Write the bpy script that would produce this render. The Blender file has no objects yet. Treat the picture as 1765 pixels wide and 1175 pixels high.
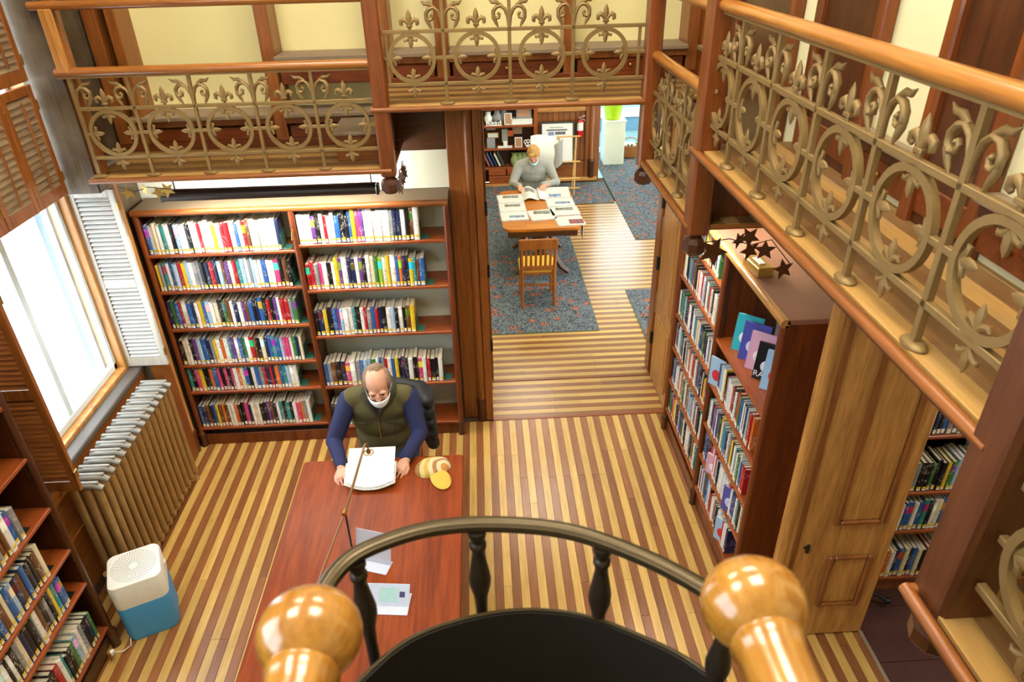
import bpy, math, random
from mathutils import Matrix, Vector, Euler
random.seed(7)
R = math.radians
PI = math.pi
scene = bpy.context.scene
C = scene.collection

# ---------------------------------------------------------------- camera, world, lights, exposure
def srgb(h):
    h = h.lstrip('#')
    o = []
    for i in (0, 2, 4):
        c = int(h[i:i + 2], 16) / 255
        o.append(c / 12.92 if c <= .04045 else ((c + .055) / 1.055) ** 2.4)
    return tuple(o) + (1.0,)

CAM_F, CAM_YAW, CAM_PITCH, CAM_ROLL, CAM_H = 1210.4, .036, -.535, -.025, 3.954
cam_d = bpy.data.cameras.new('camera')
cam = bpy.data.objects.new('camera', cam_d)
C.objects.link(cam)
fw = Vector((math.sin(CAM_YAW) * math.cos(CAM_PITCH), math.cos(CAM_YAW) * math.cos(CAM_PITCH), math.sin(CAM_PITCH)))
rt = Vector((math.cos(CAM_YAW), -math.sin(CAM_YAW), 0))
up = rt.cross(fw)
cr, sr = math.cos(CAM_ROLL), math.sin(CAM_ROLL)
rt, up = cr * rt + sr * up, -sr * rt + cr * up
cam.matrix_world = Matrix(((rt.x, up.x, -fw.x, 0), (rt.y, up.y, -fw.y, 0), (rt.z, up.z, -fw.z, CAM_H), (0, 0, 0, 1)))
cam_d.sensor_width = 36
cam_d.lens = CAM_F * 36 / 1765
cam_d.clip_start = .05
cam_d.dof.use_dof = True
cam_d.dof.focus_distance = 5.6
cam_d.dof.aperture_fstop = 6.3
scene.camera = cam

scene.view_settings.view_transform = 'Standard'
scene.view_settings.look = 'None'
scene.view_settings.gamma = 1
scene.view_settings.use_curve_mapping = False
scene.view_settings.exposure = 0.0

world = bpy.data.worlds.new('winter_sky')
scene.world = world
world.use_nodes = True
world.node_tree.nodes['Background'].inputs[0].default_value = (.93, .965, 1, 1)
world.node_tree.nodes['Background'].inputs[1].default_value = 9.0

def area(name, loc, target, sx, sy, power, col=(1, 1, 1), portal=False):
    d = bpy.data.lights.new(name, 'AREA')
    d.shape = 'RECTANGLE'
    d.size, d.size_y = sx, sy
    d.energy = power
    d.color = col
    o = bpy.data.objects.new(name, d)
    C.objects.link(o)
    o.location = loc
    o.rotation_euler = (Vector(target) - Vector(loc)).to_track_quat('-Z', 'Y').to_euler()
    if portal:
        d.cycles.is_portal = True
    return o

WARM = (1, .90, .76)
# unseen ceiling luminaires added to light the tall hall (their frosted diffusers are built further down)
ADDED_LAMPS = [(-1.55, 1.2), (-1.55, 3.5), (.45, 1.2), (.45, 3.5)]
for lx, ly in ADDED_LAMPS:
    area('added_ceiling_light', (lx, ly, 5.92), (lx, ly, 0), .9, .9, 42, WARM)
# unseen lamps added to light the reading room beyond the doorway
for lx, ly in ((.6, 7.6), (.6, 10.2)):
    area('added_reading_room_light', (lx, ly, 3.38), (lx, ly, 0), .9, .9, 20, WARM)
# daylight through the windows
area('hall_window_daylight', (-2.99, 4.08, 2.45), (0, 4.08, 2.45), 1.4, 2.9, 0, portal=True)
area('added_stair_window_daylight', (-2.99, -.25, 4.25), (0, -.25, 4.25), 3.3, 2.3, 0, portal=True)  # portal of the unseen stair window added for light
area('reading_window_daylight', (4.62, 8.0, 1.9), (0, 8.0, 1.9), 1.6, 2.3, 0, portal=True)
area('reading_window_daylight', (4.62, 10.6, 1.9), (0, 10.6, 1.9), 1.6, 2.3, 0, portal=True)
area('added_hallway_window_daylight', (2.8, 14.38, 2.18), (2.8, 0, 2.18), 2.1, 1.75, 0, portal=True)  # portal of the window added at the hallway end
area('hallway_area_light', (3.0, 13.4, 3.1), (3.0, 13.4, 0), 1.0, 1.0, 45, (.9, .96, 1))  # unseen overhead area light, no fixture built for it
area('side_room_area_light', (3.4, 2.2, 2.75), (3.4, 2.2, 0), .6, .6, 22, WARM)  # unseen area light above the side room, without a fixture

# ---------------------------------------------------------------- helpers
WM = {}
class MB:
    """collects shapes into one mesh (world coordinates, through the frame T)"""
    def __init__(s, T=None):
        s.v, s.f, s.T, s.col = [], [], T or Matrix(), []
    def add(s, vs, fs, col=None):
        b = len(s.v)
        for p in vs:
            s.v.append(s.T @ Vector(p))
        for f in fs:
            s.f.append([b + i for i in f])
            s.col.append(col)
        return s
    def box(s, x0, y0, z0, x1, y1, z1, c=0, col=None):
        if x0 > x1: x0, x1 = x1, x0
        if y0 > y1: y0, y1 = y1, y0
        if z0 > z1: z0, z1 = z1, z0
        c = min(c, (x1 - x0) * .45, (y1 - y0) * .45, (z1 - z0) * .45)
        if c <= 0:
            v = [(x, y, z) for z in (z0, z1) for y in (y0, y1) for x in (x0, x1)]
            return s.add(v, [(0, 2, 3, 1), (4, 5, 7, 6), (0, 1, 5, 4), (1, 3, 7, 5), (3, 2, 6, 7), (2, 0, 4, 6)], col)
        v = []
        ix = {}
        X, Y, Z = (x0, x1), (y0, y1), (z0, z1)
        for a in (0, 1):
            for b in (0, 1):
                for d in (0, 1):
                    p = [X[a], Y[b], Z[d]]
                    inn = [c if a == 0 else -c, c if b == 0 else -c, c if d == 0 else -c]
                    for ax in range(3):
                        q = [p[i] + (inn[i] if i != ax else 0) for i in range(3)]
                        ix[(a, b, d, ax)] = len(v)
                        v.append(q)
        f = []
        def quad(k):
            f.append([ix[t] for t in k])
        for ax in range(3):
            o = [i for i in range(3) if i != ax]
            for sd in (0, 1):
                k = []
                for (m, n) in ((0, 0), (1, 0), (1, 1), (0, 1)):
                    t = [0, 0, 0]
                    t[ax] = sd; t[o[0]] = m; t[o[1]] = n
                    k.append((t[0], t[1], t[2], ax))
                if (sd == 0) == (ax != 1): k.reverse()
                quad(k)
        for ax in range(3):          # chamfers along axis ax
            o = [i for i in range(3) if i != ax]
            for m in (0, 1):
                for n in (0, 1):
                    k = []
                    for e, fa in ((0, o[0]), (0, o[1]), (1, o[1]), (1, o[0])):
                        t = [0, 0, 0]
                        t[ax] = e; t[o[0]] = m; t[o[1]] = n
                        k.append((t[0], t[1], t[2], fa))
                    quad(k)
        for a in (0, 1):
            for b in (0, 1):
                for d in (0, 1):
                    quad([(a, b, d, 0), (a, b, d, 1), (a, b, d, 2)])
        return s.add(v, f, col)
    def tube(s, pts, r, n=8, closed=False, flat=None, caps=True):
        """swept tube; r a number or one per point; flat = (axis vector, factor) squashes along an axis"""
        P = [Vector(p) for p in pts]
        m = len(P)
        rr = r if isinstance(r, (list, tuple)) else [r] * m
        vs, fs = [], []
        ref = None
        for i in range(m):
            if closed:
                t = P[(i + 1) % m] - P[i - 1]
            else:
                t = P[min(i + 1, m - 1)] - P[max(i - 1, 0)]
            t.normalize()
            if ref is None:
                ref = Vector((0, 0, 1)) if abs(t.z) < .9 else Vector((0, 1, 0))
                if flat: ref = Vector(flat[0])
            a = ref - t * ref.dot(t)
            if a.length < 1e-5: a = t.orthogonal()
            a.normalize()
            b = t.cross(a)
            if not flat: ref = a
            for k in range(n):
                w = 2 * PI * k / n
                ca, sb = math.cos(w), math.sin(w)
                if flat: ca *= flat[1]
                vs.append(P[i] + (a * ca + b * sb) * rr[i])
        for i in range(m if closed else m - 1):
            j = (i + 1) % m
            for k in range(n):
                l = (k + 1) % n
                fs.append((i * n + k, i * n + l, j * n + l, j * n + k))
        if not closed and caps:
            fs.append(tuple(range(n - 1, -1, -1)))
            fs.append(tuple((m - 1) * n + k for k in range(n)))
        return s.add(vs, fs)
    def lathe(s, prof, cx=0, cy=0, cz=0, n=20, sx=1, sy=1):
        vs, fs = [], []
        for (r, z) in prof:
            for k in range(n):
                w = 2 * PI * k / n
                vs.append((cx + r * sx * math.cos(w), cy + r * sy * math.sin(w), cz + z))
        m = len(prof)
        for i in range(m - 1):
            for k in range(n):
                l = (k + 1) % n
                fs.append((i * n + k, i * n + l, (i + 1) * n + l, (i + 1) * n + k))
        if prof[0][0] > 1e-6: fs.append(tuple(range(n - 1, -1, -1)))
        if prof[-1][0] > 1e-6: fs.append(tuple((m - 1) * n + k for k in range(n)))
        return s.add(vs, fs)
    def ell(s, c, r, n=14, m=9, rot=None):
        vs, fs = [], []
        Q = rot or Matrix.Identity(3)
        for i in range(m + 1):
            t = PI * i / m
            for k in range(n):
                w = 2 * PI * k / n
                p = Vector((r[0] * math.sin(t) * math.cos(w), r[1] * math.sin(t) * math.sin(w), -r[2] * math.cos(t)))
                vs.append(Vector(c) + Q @ p)
        for i in range(m):
            for k in range(n):
                l = (k + 1) % n
                fs.append((i * n + k, i * n + l, (i + 1) * n + l, (i + 1) * n + k))
        return s.add(vs, fs)
    def prism(s, poly, h0, h1):
        """polygon in local xy extruded from z=h0 to h1"""
        n = len(poly)
        vs = [(x, y, h0) for x, y in poly] + [(x, y, h1) for x, y in poly]
        fs = [tuple(range(n - 1, -1, -1)), tuple(range(n, 2 * n))]
        for i in range(n):
            j = (i + 1) % n
            fs.append((i, j, n + j, n + i))
        return s.add(vs, fs)
    def mesh(s, name, smooth=False, clean=True):
        me = bpy.data.meshes.new(name)
        me.from_pydata([tuple(p) for p in s.v], [], s.f)
        if clean: me.validate()
        if smooth:
            me.polygons.foreach_set('use_smooth', [True] * len(me.polygons))
            try: me.set_sharp_from_angle(angle=R(45))
            except Exception: pass
        return me
    def build(s, name, mat, parent=None, smooth=False):
        xs = [p.x for p in s.v]; ys = [p.y for p in s.v]; zs = [p.z for p in s.v]
        o = Vector(((min(xs) + max(xs)) / 2, (min(ys) + max(ys)) / 2, min(zs)))
        s.v = [p - o for p in s.v]
        return inst(name, s.mesh(name, smooth), mat, parent, Matrix.Translation(o))

def inst(name, me, mat, parent=None, M=None):
    M = M or Matrix()
    o = bpy.data.objects.new(name, me)
    C.objects.link(o)
    if mat is not None and me is not None and not me.materials:
        me.materials.append(M_(mat))
    WM[o.name] = M.copy()
    if parent is not None:
        o.parent = parent
        o.matrix_local = WM[parent.name].inverted() @ M
    else:
        o.matrix_world = M
    return o

def tag(o, label=None, cat=None, group=None, kind=None):
    if label: o['label'] = label
    if cat: o['category'] = cat
    if group: o['group'] = group
    if kind: o['kind'] = kind
    return o

def thing(name, label, cat, loc=(0, 0, 0), rz=0, group=None):
    o = bpy.data.objects.new(name, None)
    o.empty_display_size = .05
    C.objects.link(o)
    M = Matrix.Translation(loc) @ Matrix.Rotation(rz, 4, 'Z')
    o.matrix_world = M
    WM[o.name] = M
    return tag(o, label, cat, group)

def struct(name, mb, mat, label=None):
    return tag(mb.build(name, mat), label, None, None, 'structure')

def frame(ox, oy, oz, ux, uy):
    """frame with local x along (ux,uy), z up, origin at o"""
    l = math.hypot(ux, uy); ux /= l; uy /= l
    return Matrix(((ux, -uy, 0, ox), (uy, ux, 0, oy), (0, 0, 1, oz), (0, 0, 0, 1)))

T_ = Matrix.Translation
def RX(a): return Matrix.Rotation(a, 4, 'X')
def RY(a): return Matrix.Rotation(a, 4, 'Y')
def RZ(a): return Matrix.Rotation(a, 4, 'Z')
def SC(x, y, z): return Matrix.Diagonal((x, y, z, 1))

# ---------------------------------------------------------------- materials
MATS = {}
def M_(n): return MATS[n] if isinstance(n, str) else n
def newmat(name):
    m = bpy.data.materials.new(name)
    m.use_nodes = True
    MATS[name] = m
    nt = m.node_tree
    return m, nt, nt.nodes['Principled BSDF'], nt.nodes.new, nt.links.new
def plain(name, col, rough=.5, metal=0, var=.08, scale=30, coat=0, bump=0, emit=0, spec=.5):
    m, nt, b, N, L = newmat(name)
    b.inputs['Roughness'].default_value = rough
    b.inputs['Metallic'].default_value = metal
    b.inputs['Coat Weight'].default_value = coat
    b.inputs['Specular IOR Level'].default_value = spec
    c = srgb(col)
    g = N('ShaderNodeNewGeometry')
    no = N('ShaderNodeTexNoise'); no.inputs['Scale'].default_value = scale; no.inputs['Detail'].default_value = 3
    L(g.outputs['Position'], no.inputs['Vector'])
    mx = N('ShaderNodeMix'); mx.data_type = 'RGBA'
    mx.inputs[6].default_value = tuple(x * (1 - var) for x in c[:3]) + (1,)
    mx.inputs[7].default_value = tuple(min(1, x * (1 + var)) for x in c[:3]) + (1,)
    L(no.outputs['Fac'], mx.inputs[0])
    L(mx.outputs[2], b.inputs['Base Color'])
    if bump:
        bp = N('ShaderNodeBump'); bp.inputs['Strength'].default_value = bump; bp.inputs['Distance'].default_value = .01
        L(no.outputs['Fac'], bp.inputs['Height']); L(bp.outputs[0], b.inputs['Normal'])
    if emit:
        b.inputs['Emission Color'].default_value = c
        b.inputs['Emission Strength'].default_value = emit
    return m
def wood(name, c1, c2, axis='z', rough=.38, coat=.25, scale=14, objvar=0.0, stretch=14, dust=None, spec=.4):
    m, nt, b, N, L = newmat(name)
    b.inputs['Roughness'].default_value = rough
    b.inputs['Coat Weight'].default_value = coat
    b.inputs['Coat Roughness'].default_value = .22
    b.inputs['Specular IOR Level'].default_value = spec
    g = N('ShaderNodeNewGeometry')
    mp = N('ShaderNodeMapping')
    sc = [scale, scale, scale]; sc['xyz'.index(axis)] = scale / stretch
    mp.inputs['Scale'].default_value = sc
    L(g.outputs['Position'], mp.inputs['Vector'])
    oi = N('ShaderNodeObjectInfo')
    cm = N('ShaderNodeCombineXYZ')
    mul = N('ShaderNodeMath'); mul.operation = 'MULTIPLY'; mul.inputs[1].default_value = 57
    L(oi.outputs['Random'], mul.inputs[0])
    for k in range(3): L(mul.outputs[0], cm.inputs[k])
    L(cm.outputs[0], mp.inputs['Location'])
    n1 = N('ShaderNodeTexNoise'); n1.inputs['Scale'].default_value = 1; n1.inputs['Detail'].default_value = 5
    n1.inputs['Roughness'].default_value = .6; n1.inputs['Distortion'].default_value = .8
    L(mp.outputs[0], n1.inputs['Vector'])
    n2 = N('ShaderNodeTexNoise'); n2.inputs['Scale'].default_value = 6; n2.inputs['Detail'].default_value = 2
    L(mp.outputs[0], n2.inputs['Vector'])
    ad = N('ShaderNodeMix'); ad.data_type = 'FLOAT'; ad.inputs[0].default_value = .35
    L(n1.outputs['Fac'], ad.inputs[2]); L(n2.outputs['Fac'], ad.inputs[3])
    rp = N('ShaderNodeValToRGB')
    rp.color_ramp.elements[0].position = .30; rp.color_ramp.elements[0].color = srgb(c1)
    rp.color_ramp.elements[1].position = .68; rp.color_ramp.elements[1].color = srgb(c2)
    L(ad.outputs[0], rp.inputs[0])
    out = rp.outputs[0]
    if objvar:
        hs = N('ShaderNodeHueSaturation')
        mr = N('ShaderNodeMapRange'); mr.inputs['To Min'].default_value = 1 - objvar; mr.inputs['To Max'].default_value = 1 + objvar
        L(oi.outputs['Random'], mr.inputs['Value']); L(mr.outputs[0], hs.inputs['Value']); L(out, hs.inputs['Color'])
        out = hs.outputs[0]
    if dust:
        dn = N('ShaderNodeTexNoise'); dn.inputs['Scale'].default_value = 5; dn.inputs['Detail'].default_value = 6
        L(g.outputs['Position'], dn.inputs['Vector'])
        dr = N('ShaderNodeMapRange'); dr.inputs['From Min'].default_value = .42; dr.inputs['From Max'].default_value = .7
        dr.inputs['To Max'].default_value = dust[1]
        L(dn.outputs['Fac'], dr.inputs['Value'])
        dm = N('ShaderNodeMix'); dm.data_type = 'RGBA'; dm.inputs[7].default_value = srgb(dust[0])
        L(dr.outputs[0], dm.inputs[0]); L(out, dm.inputs[6]); out = dm.outputs[2]
    L(out, b.inputs['Base Color'])
    bp = N('ShaderNodeBump'); bp.inputs['Strength'].default_value = .12; bp.inputs['Distance'].default_value = .004
    L(n2.outputs['Fac'], bp.inputs['Height']); L(bp.outputs[0], b.inputs['Normal'])
    return m

for ax in 'xyz':
    wood('oak_' + ax, '6a3614', 'a3622a', ax)                      # orange-brown trim
    wood('cherry_' + ax, '4c1f0a', '823f18', ax)                   # red-brown bookcases
    wood('dark_' + ax, '321808', '5a2f14', ax)                     # dark posts
    wood('shelf_' + ax, '742f13', 'a2531f', ax)
    wood('golden_' + ax, '94602a', 'd89c54', ax, scale=18)         # light door wood
    wood('gplank_light_' + ax, '9a7440', 'bd9350', ax, rough=.5, coat=.05, objvar=.08, dust=('a08c68', .3))
    wood('gplank_dark_' + ax, '684624', '8a6234', ax, rough=.5, coat=.05, objvar=.08, dust=('8e7a58', .3))
    wood('floor_light_' + ax, 'b38c44', 'd6b268', ax, rough=.33, coat=.35, objvar=.10, scale=16)
    wood('floor_dark_' + ax, '744420', '976136', ax, rough=.33, coat=.35, objvar=.14, scale=16)
wood('post_z', '5c2c0e', '8e4b1c', 'z')
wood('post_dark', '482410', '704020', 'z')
wood('rail_x', '7a451c', 'b0702e', 'x', rough=.28, coat=.5)
wood('rail_y', '8a5020', 'c2802f', 'y', rough=.28, coat=.5)
wood('table_y', '622308', '9a4615', 'y', rough=.45, coat=.03, scale=9, spec=.2)
wood('table2_x', 'a0520f', 'c87a22', 'x', rough=.3, coat=.4, scale=9)
wood('pale_wood', 'c9964e', 'e8c27c', 'z')
wood('weathered_z', '33261a', '62523e', 'z', rough=.5, coat=0, dust=('867a68', .35))
wood('glare_shutter', 'a09280', 'd2cdc2', 'z', rough=.45, coat=.1)  # far shutter leaf: window glare is put into this pale colour
wood('knob_wood', '8a561a', 'bd8634', 'y', rough=.16, coat=1.0, scale=26, stretch=5)
plain('iron', '8e7346', .5, .4, .2, 25)
plain('iron_dark', '3a3026', .45, .6, .15, 25)
plain('rail_bronze', '4e432f', .32, .7, .12, 20)
plain('black_panel', '17110d', .55, 0, .2, 10)
plain('black', '15151a', .5)
plain('black_cloth', '16181d', .6, 0, .3, 14)
plain('housing', '33261f', .4)
plain('yellow_wall', 'ebe2a6', .65, 0, .05, 3)
plain('cream_wall', 'e6deb0', .7, 0, .05, 3)
plain('pale_wall', 'dfe3d2', .7, 0, .05, 3)
plain('case_back', 'cfd3c4', .7, 0, .04, 4)
plain('ceiling_paint', 'ece6d2', .8, 0, .03, 3)
plain('dusty_ledge', '8f7d66', .7, 0, .12, 12)
plain('case_top', '8e5f4c', .55, 0, .15, 9)
plain('old_brass', '8a6640', .4, .5, .1, 20)
plain('sill_paint', '575049', .5, 0, .15, 10)
plain('brass', 'b08a48', .3, .9, .1, 20)
plain('white_plastic', 'eeeeea', .35)
plain('blue_plastic', '4cacff', .55, 0, .05)
plain('grille_dark', '6c7076', .5)
plain('radiator', 'ae8a56', .42, .35, .25, 18, bump=.5)
plain('radiator_top', '8d8a82', .5, .25, .2, 18, bump=.5)
plain('green_metal', '3a7464', .4)
plain('paper', 'eeeee8', .7, 0, .03)
plain('page_edge', 'efe6cc', .8, 0, .06, 80)
plain('glass_white', 'e8ecf2', .2)
plain('acrylic', 'cfd6ea', .08, 0, .03, coat=.6)
plain('dark_tile', '4a2a26', .5, 0, .25, 6)
plain('grout', '6f655c', .8)
plain('subfloor', '4e3418', .8)
plain('gold_star', 'b8934a', .4, .6)
plain('star_dark', '5e3a20', .4, .5)
plain('added_lamp_diffuser', 'fff2dc', .5, emit=9)  # glow of the added ceiling lamps
plain('tube_light', 'fff8ea', .5, emit=220)
plain('skin', 'd9a48a', .5, 0, .07, 40)
plain('skin2', 'd8967a', .5, 0, .07, 40)
plain('navy_knit', '1e2552', .85, 0, .15, 120, bump=.3)
plain('olive_fleece', '575230', .9, 0, .18, 90, bump=.3)
plain('grey_fleece', '9a9a94', .9, 0, .12, 90, bump=.3)
plain('mask_white', 'dfe6ea', .8)
plain('mask_blue', 'b8dcec', .8)
plain('hair_grey', '8a6f5a', .8, 0, .25, 120, bump=.5)
plain('hair_blond', 'b58a4c', .7, 0, .3, 90, bump=.6)
plain('denim', '2c3a5e', .9)
plain('eye_dark', '241a14', .3)
plain('fleece_dark', '3a382a', .9, 0, .2, 90)
plain('yellow_knit', 'd2b24a', .9, 0, .12, 150, bump=.4)
plain('red_paint', 'd8141c', .25, coat=.5)
plain('lime', 'b4d81e', .3, coat=.3)
plain('light_blue', 'a8d2e6', .7)
plain('mid_blue', '6f9fc8', .7)
plain('snow', 'f4f6fa', .9)
plain('pale_teal', 'bcd4d4', .8)
plain('frame_black', '2e2a28', .4)
plain('basket', 'a8693a', .8, 0, .3, 60, bump=.6)
plain('cushion', 'd9a92e', .8, 0, .1, 40)
plain('aluminium', 'c4c6c8', .3, .9)
plain('window_white', 'd8ecf8', .4)
plain('photo_grey', '8d8f92', .4)
plain('photo_warm', 'b88a6a', .4)
plain('orange', 'e0602a', .5)
plain('green_jar', '8ea06a', .3)

def glassmat():
    m, nt, b, N, L = newmat('pane')
    tr = N('ShaderNodeBsdfTransparent'); gl = N('ShaderNodeBsdfGlossy'); gl.inputs['Roughness'].default_value = .02
    mx = N('ShaderNodeMixShader'); mx.inputs[0].default_value = .06
    tr.inputs[0].default_value = (.92, .97, 1, 1)
    L(tr.outputs[0], mx.inputs[1]); L(gl.outputs[0], mx.inputs[2]); L(mx.outputs[0], nt.nodes['Material Output'].inputs[0])
glassmat()

def bookmat(name, attr):
    m, nt, b, N, L = newmat(name)
    b.inputs['Roughness'].default_value = .32
    oi = N('ShaderNodeObjectInfo')
    if attr:
        at = N('ShaderNodeVertexColor'); at.layer_name = 'Col'; col = at.outputs['Color']
    else:
        col = oi.outputs['Color']
    tc = N('ShaderNodeNewGeometry')
    no = N('ShaderNodeTexNoise'); no.inputs['Scale'].default_value = 1; no.inputs['Detail'].default_value = 2
    mp = N('ShaderNodeMapping'); mp.inputs['Scale'].default_value = (150, 150, 60); L(tc.outputs['Position'], mp.inputs['Vector'])
    L(mp.outputs[0], no.inputs['Vector'])
    big = N('ShaderNodeTexNoise'); big.inputs['Scale'].default_value = 16; big.inputs['Detail'].default_value = 0
    L(tc.outputs['Position'], big.inputs['Vector'])
    th = N('ShaderNodeMath'); th.operation = 'GREATER_THAN'; th.inputs[1].default_value = .58
    L(no.outputs['Fac'], th.inputs[0])
    tb = N('ShaderNodeMath'); tb.operation = 'GREATER_THAN'; tb.inputs[1].default_value = .54
    L(big.outputs['Fac'], tb.inputs[0])
    mu = N('ShaderNodeMath'); mu.operation = 'MULTIPLY'
    L(th.outputs[0], mu.inputs[0]); L(tb.outputs[0], mu.inputs[1])
    if not attr:
        ob = N('ShaderNodeTexCoord'); sp = N('ShaderNodeSeparateXYZ'); L(ob.outputs['Object'], sp.inputs[0])
        def cmp_(sock, op, v):
            q = N('ShaderNodeMath'); q.operation = op; q.inputs[1].default_value = v; L(sock, q.inputs[0]); return q.outputs[0]
        def mul_(a, b_):
            q = N('ShaderNodeMath'); q.operation = 'MULTIPLY'; L(a, q.inputs[0]); L(b_, q.inputs[1]); return q.outputs[0]
        band = mul_(mul_(cmp_(sp.outputs[2], 'GREATER_THAN', .62), cmp_(sp.outputs[2], 'LESS_THAN', .88)), cmp_(oi.outputs['Random'], 'GREATER_THAN', .62))
        hs = N('ShaderNodeHueSaturation'); L(col, hs.inputs['Color']); L(oi.outputs['Random'], hs.inputs['Hue']); hs.inputs['Value'].default_value = 1.5
        bm = N('ShaderNodeMix'); bm.data_type = 'RGBA'; L(band, bm.inputs[0]); L(col, bm.inputs[6]); L(hs.outputs[0], bm.inputs[7])
        col = bm.outputs[2]
    # printed lettering is pale on dark covers and dark on pale ones
    bw = N('ShaderNodeRGBToBW'); L(col, bw.inputs[0])
    dk = N('ShaderNodeMath'); dk.operation = 'LESS_THAN'; dk.inputs[1].default_value = .3
    L(bw.outputs[0], dk.inputs[0])
    ink = N('ShaderNodeMix'); ink.data_type = 'RGBA'
    ink.inputs[6].default_value = srgb('3a3f58'); ink.inputs[7].default_value = srgb('e8e2d4')
    L(dk.outputs[0], ink.inputs[0])
    mx = N('ShaderNodeMix'); mx.data_type = 'RGBA'
    sc = N('ShaderNodeMath'); sc.operation = 'MULTIPLY'; sc.inputs[1].default_value = .5
    L(mu.outputs[0], sc.inputs[0])
    L(sc.outputs[0], mx.inputs[0]); L(col, mx.inputs[6]); L(ink.outputs[2], mx.inputs[7])
    L(mx.outputs[2], b.inputs['Base Color'])
bookmat('book_cover', False)
bookmat('book_stuff', True)
def labelmat():
    m, nt, b, N, L = newmat('spine_sticker')
    tc = N('ShaderNodeTexCoord'); sp = N('ShaderNodeSeparateXYZ'); L(tc.outputs['Object'], sp.inputs[0])
    rp = N('ShaderNodeValToRGB'); rp.color_ramp.interpolation = 'CONSTANT'
    e = rp.color_ramp.elements
    e[0].position = 0; e[0].color = srgb('f4f2ea')
    e[1].position = .095; e[1].color = srgb('d8802a')
    k = e.new(.112); k.color = srgb('f0d83a')
    L(sp.outputs[2], rp.inputs[0]); L(rp.outputs[0], b.inputs['Base Color'])
labelmat()

def rugmat():
    m, nt, b, N, L = newmat('floral_rug')
    b.inputs['Roughness'].default_value = .95
    g = N('ShaderNodeNewGeometry')
    def vor(scale, thr, colr, prev, feat='F1'):
        v = N('ShaderNodeTexVoronoi'); v.inputs['Scale'].default_value = scale; v.feature = feat
        v.inputs['Randomness'].default_value = .8
        L(g.outputs['Position'], v.inputs['Vector'])
        t = N('ShaderNodeMath'); t.operation = 'LESS_THAN'; t.inputs[1].default_value = thr
        L(v.outputs['Distance'], t.inputs[0])
        mx = N('ShaderNodeMix'); mx.data_type = 'RGBA'; mx.inputs[7].default_value = srgb(colr)
        L(t.outputs[0], mx.inputs[0]); L(prev, mx.inputs[6])
        return mx.outputs[2]
    n = N('ShaderNodeTexNoise'); n.inputs['Scale'].default_value = 24; n.inputs['Detail'].default_value = 4; n.inputs['Distortion'].default_value = 2.5
    L(g.outputs['Position'], n.inputs['Vector'])
    rp = N('ShaderNodeValToRGB'); e = rp.color_ramp.elements
    e[0].position = .40; e[0].color = srgb('20262f'); e[1].position = .46; e[1].color = srgb('59626c')
    k = e.new(.56); k.color = srgb('666f78'); k = e.new(.60); k.color = srgb('80878a')
    L(n.outputs['Fac'], rp.inputs[0])
    c = vor(6.5, .30, '8c5244', rp.outputs[0])
    c = vor(6.5, .19, 'a87358', c)
    c = vor(6.5, .10, '3a2220', c)
    c = vor(16, .2, '2a3040', c)
    L(c, b.inputs['Base Color'])
rugmat()

def newsmat(name, pic):
    m, nt, b, N, L = newmat(name)
    b.inputs['Roughness'].default_value = .8
    tc = N('ShaderNodeTexCoord')
    mp = N('ShaderNodeMapping'); mp.inputs['Scale'].default_value = (14, 70, 1)
    L(tc.outputs['Generated'], mp.inputs[0])
    w = N('ShaderNodeTexNoise'); w.inputs['Scale'].default_value = 1; w.inputs['Detail'].default_value = 2
    L(mp.outputs[0], w.inputs['Vector'])
    rp = N('ShaderNodeValToRGB'); e = rp.color_ramp.elements
    e[0].position = .38; e[0].color = srgb('b8b8b6'); e[1].position = .52; e[1].color = srgb('d6d6d0')
    L(w.outputs['Fac'], rp.inputs[0])
    bx = N('ShaderNodeSeparateXYZ'); L(tc.outputs['Generated'], bx.inputs[0])
    def rng(sock, a, c):
        g1 = N('ShaderNodeMath'); g1.operation = 'GREATER_THAN'; g1.inputs[1].default_value = a; L(sock, g1.inputs[0])
        g2 = N('ShaderNodeMath'); g2.operation = 'LESS_THAN'; g2.inputs[1].default_value = c; L(sock, g2.inputs[0])
        k = N('ShaderNodeMath'); k.operation = 'MULTIPLY'; L(g1.outputs[0], k.inputs[0]); L(g2.outputs[0], k.inputs[1])
        return k.outputs[0]
    k = N('ShaderNodeMath'); k.operation = 'MULTIPLY'
    L(rng(bx.outputs[0], *pic[0]), k.inputs[0]); L(rng(bx.outputs[1], *pic[1]), k.inputs[1])
    pn = N('ShaderNodeTexNoise'); pn.inputs['Scale'].default_value = 9; L(tc.outputs['Generated'], pn.inputs['Vector'])
    pr = N('ShaderNodeValToRGB'); pr.color_ramp.elements[0].position = .35; pr.color_ramp.elements[0].color = srgb(pic[2]); pr.color_ramp.elements[1].position = .65; pr.color_ramp.elements[1].color = srgb(pic[3])
    L(pn.outputs['Fac'], pr.inputs[0])
    mx = N('ShaderNodeMix'); mx.data_type = 'RGBA'; L(k.outputs[0], mx.inputs[0]); L(rp.outputs[0], mx.inputs[6]); L(pr.outputs[0], mx.inputs[7])
    L(mx.outputs[2], b.inputs['Base Color'])
newsmat('news_a', ((.3, .85), (.3, .55), '4a5a70', '8fa4bc'))
newsmat('news_b', ((.2, .8), (.55, .85), '55554e', '9a9a90'))
newsmat('news_c', ((.45, .95), (.15, .6), 'a8483e', '50525a'))
newsmat('news_d', ((.15, .6), (.1, .35), '3c5a8c', '90aacc'))
newsmat('poster_print', ((.3, .75), (.0, .0), '808080', 'a0a0a0'))

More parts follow.
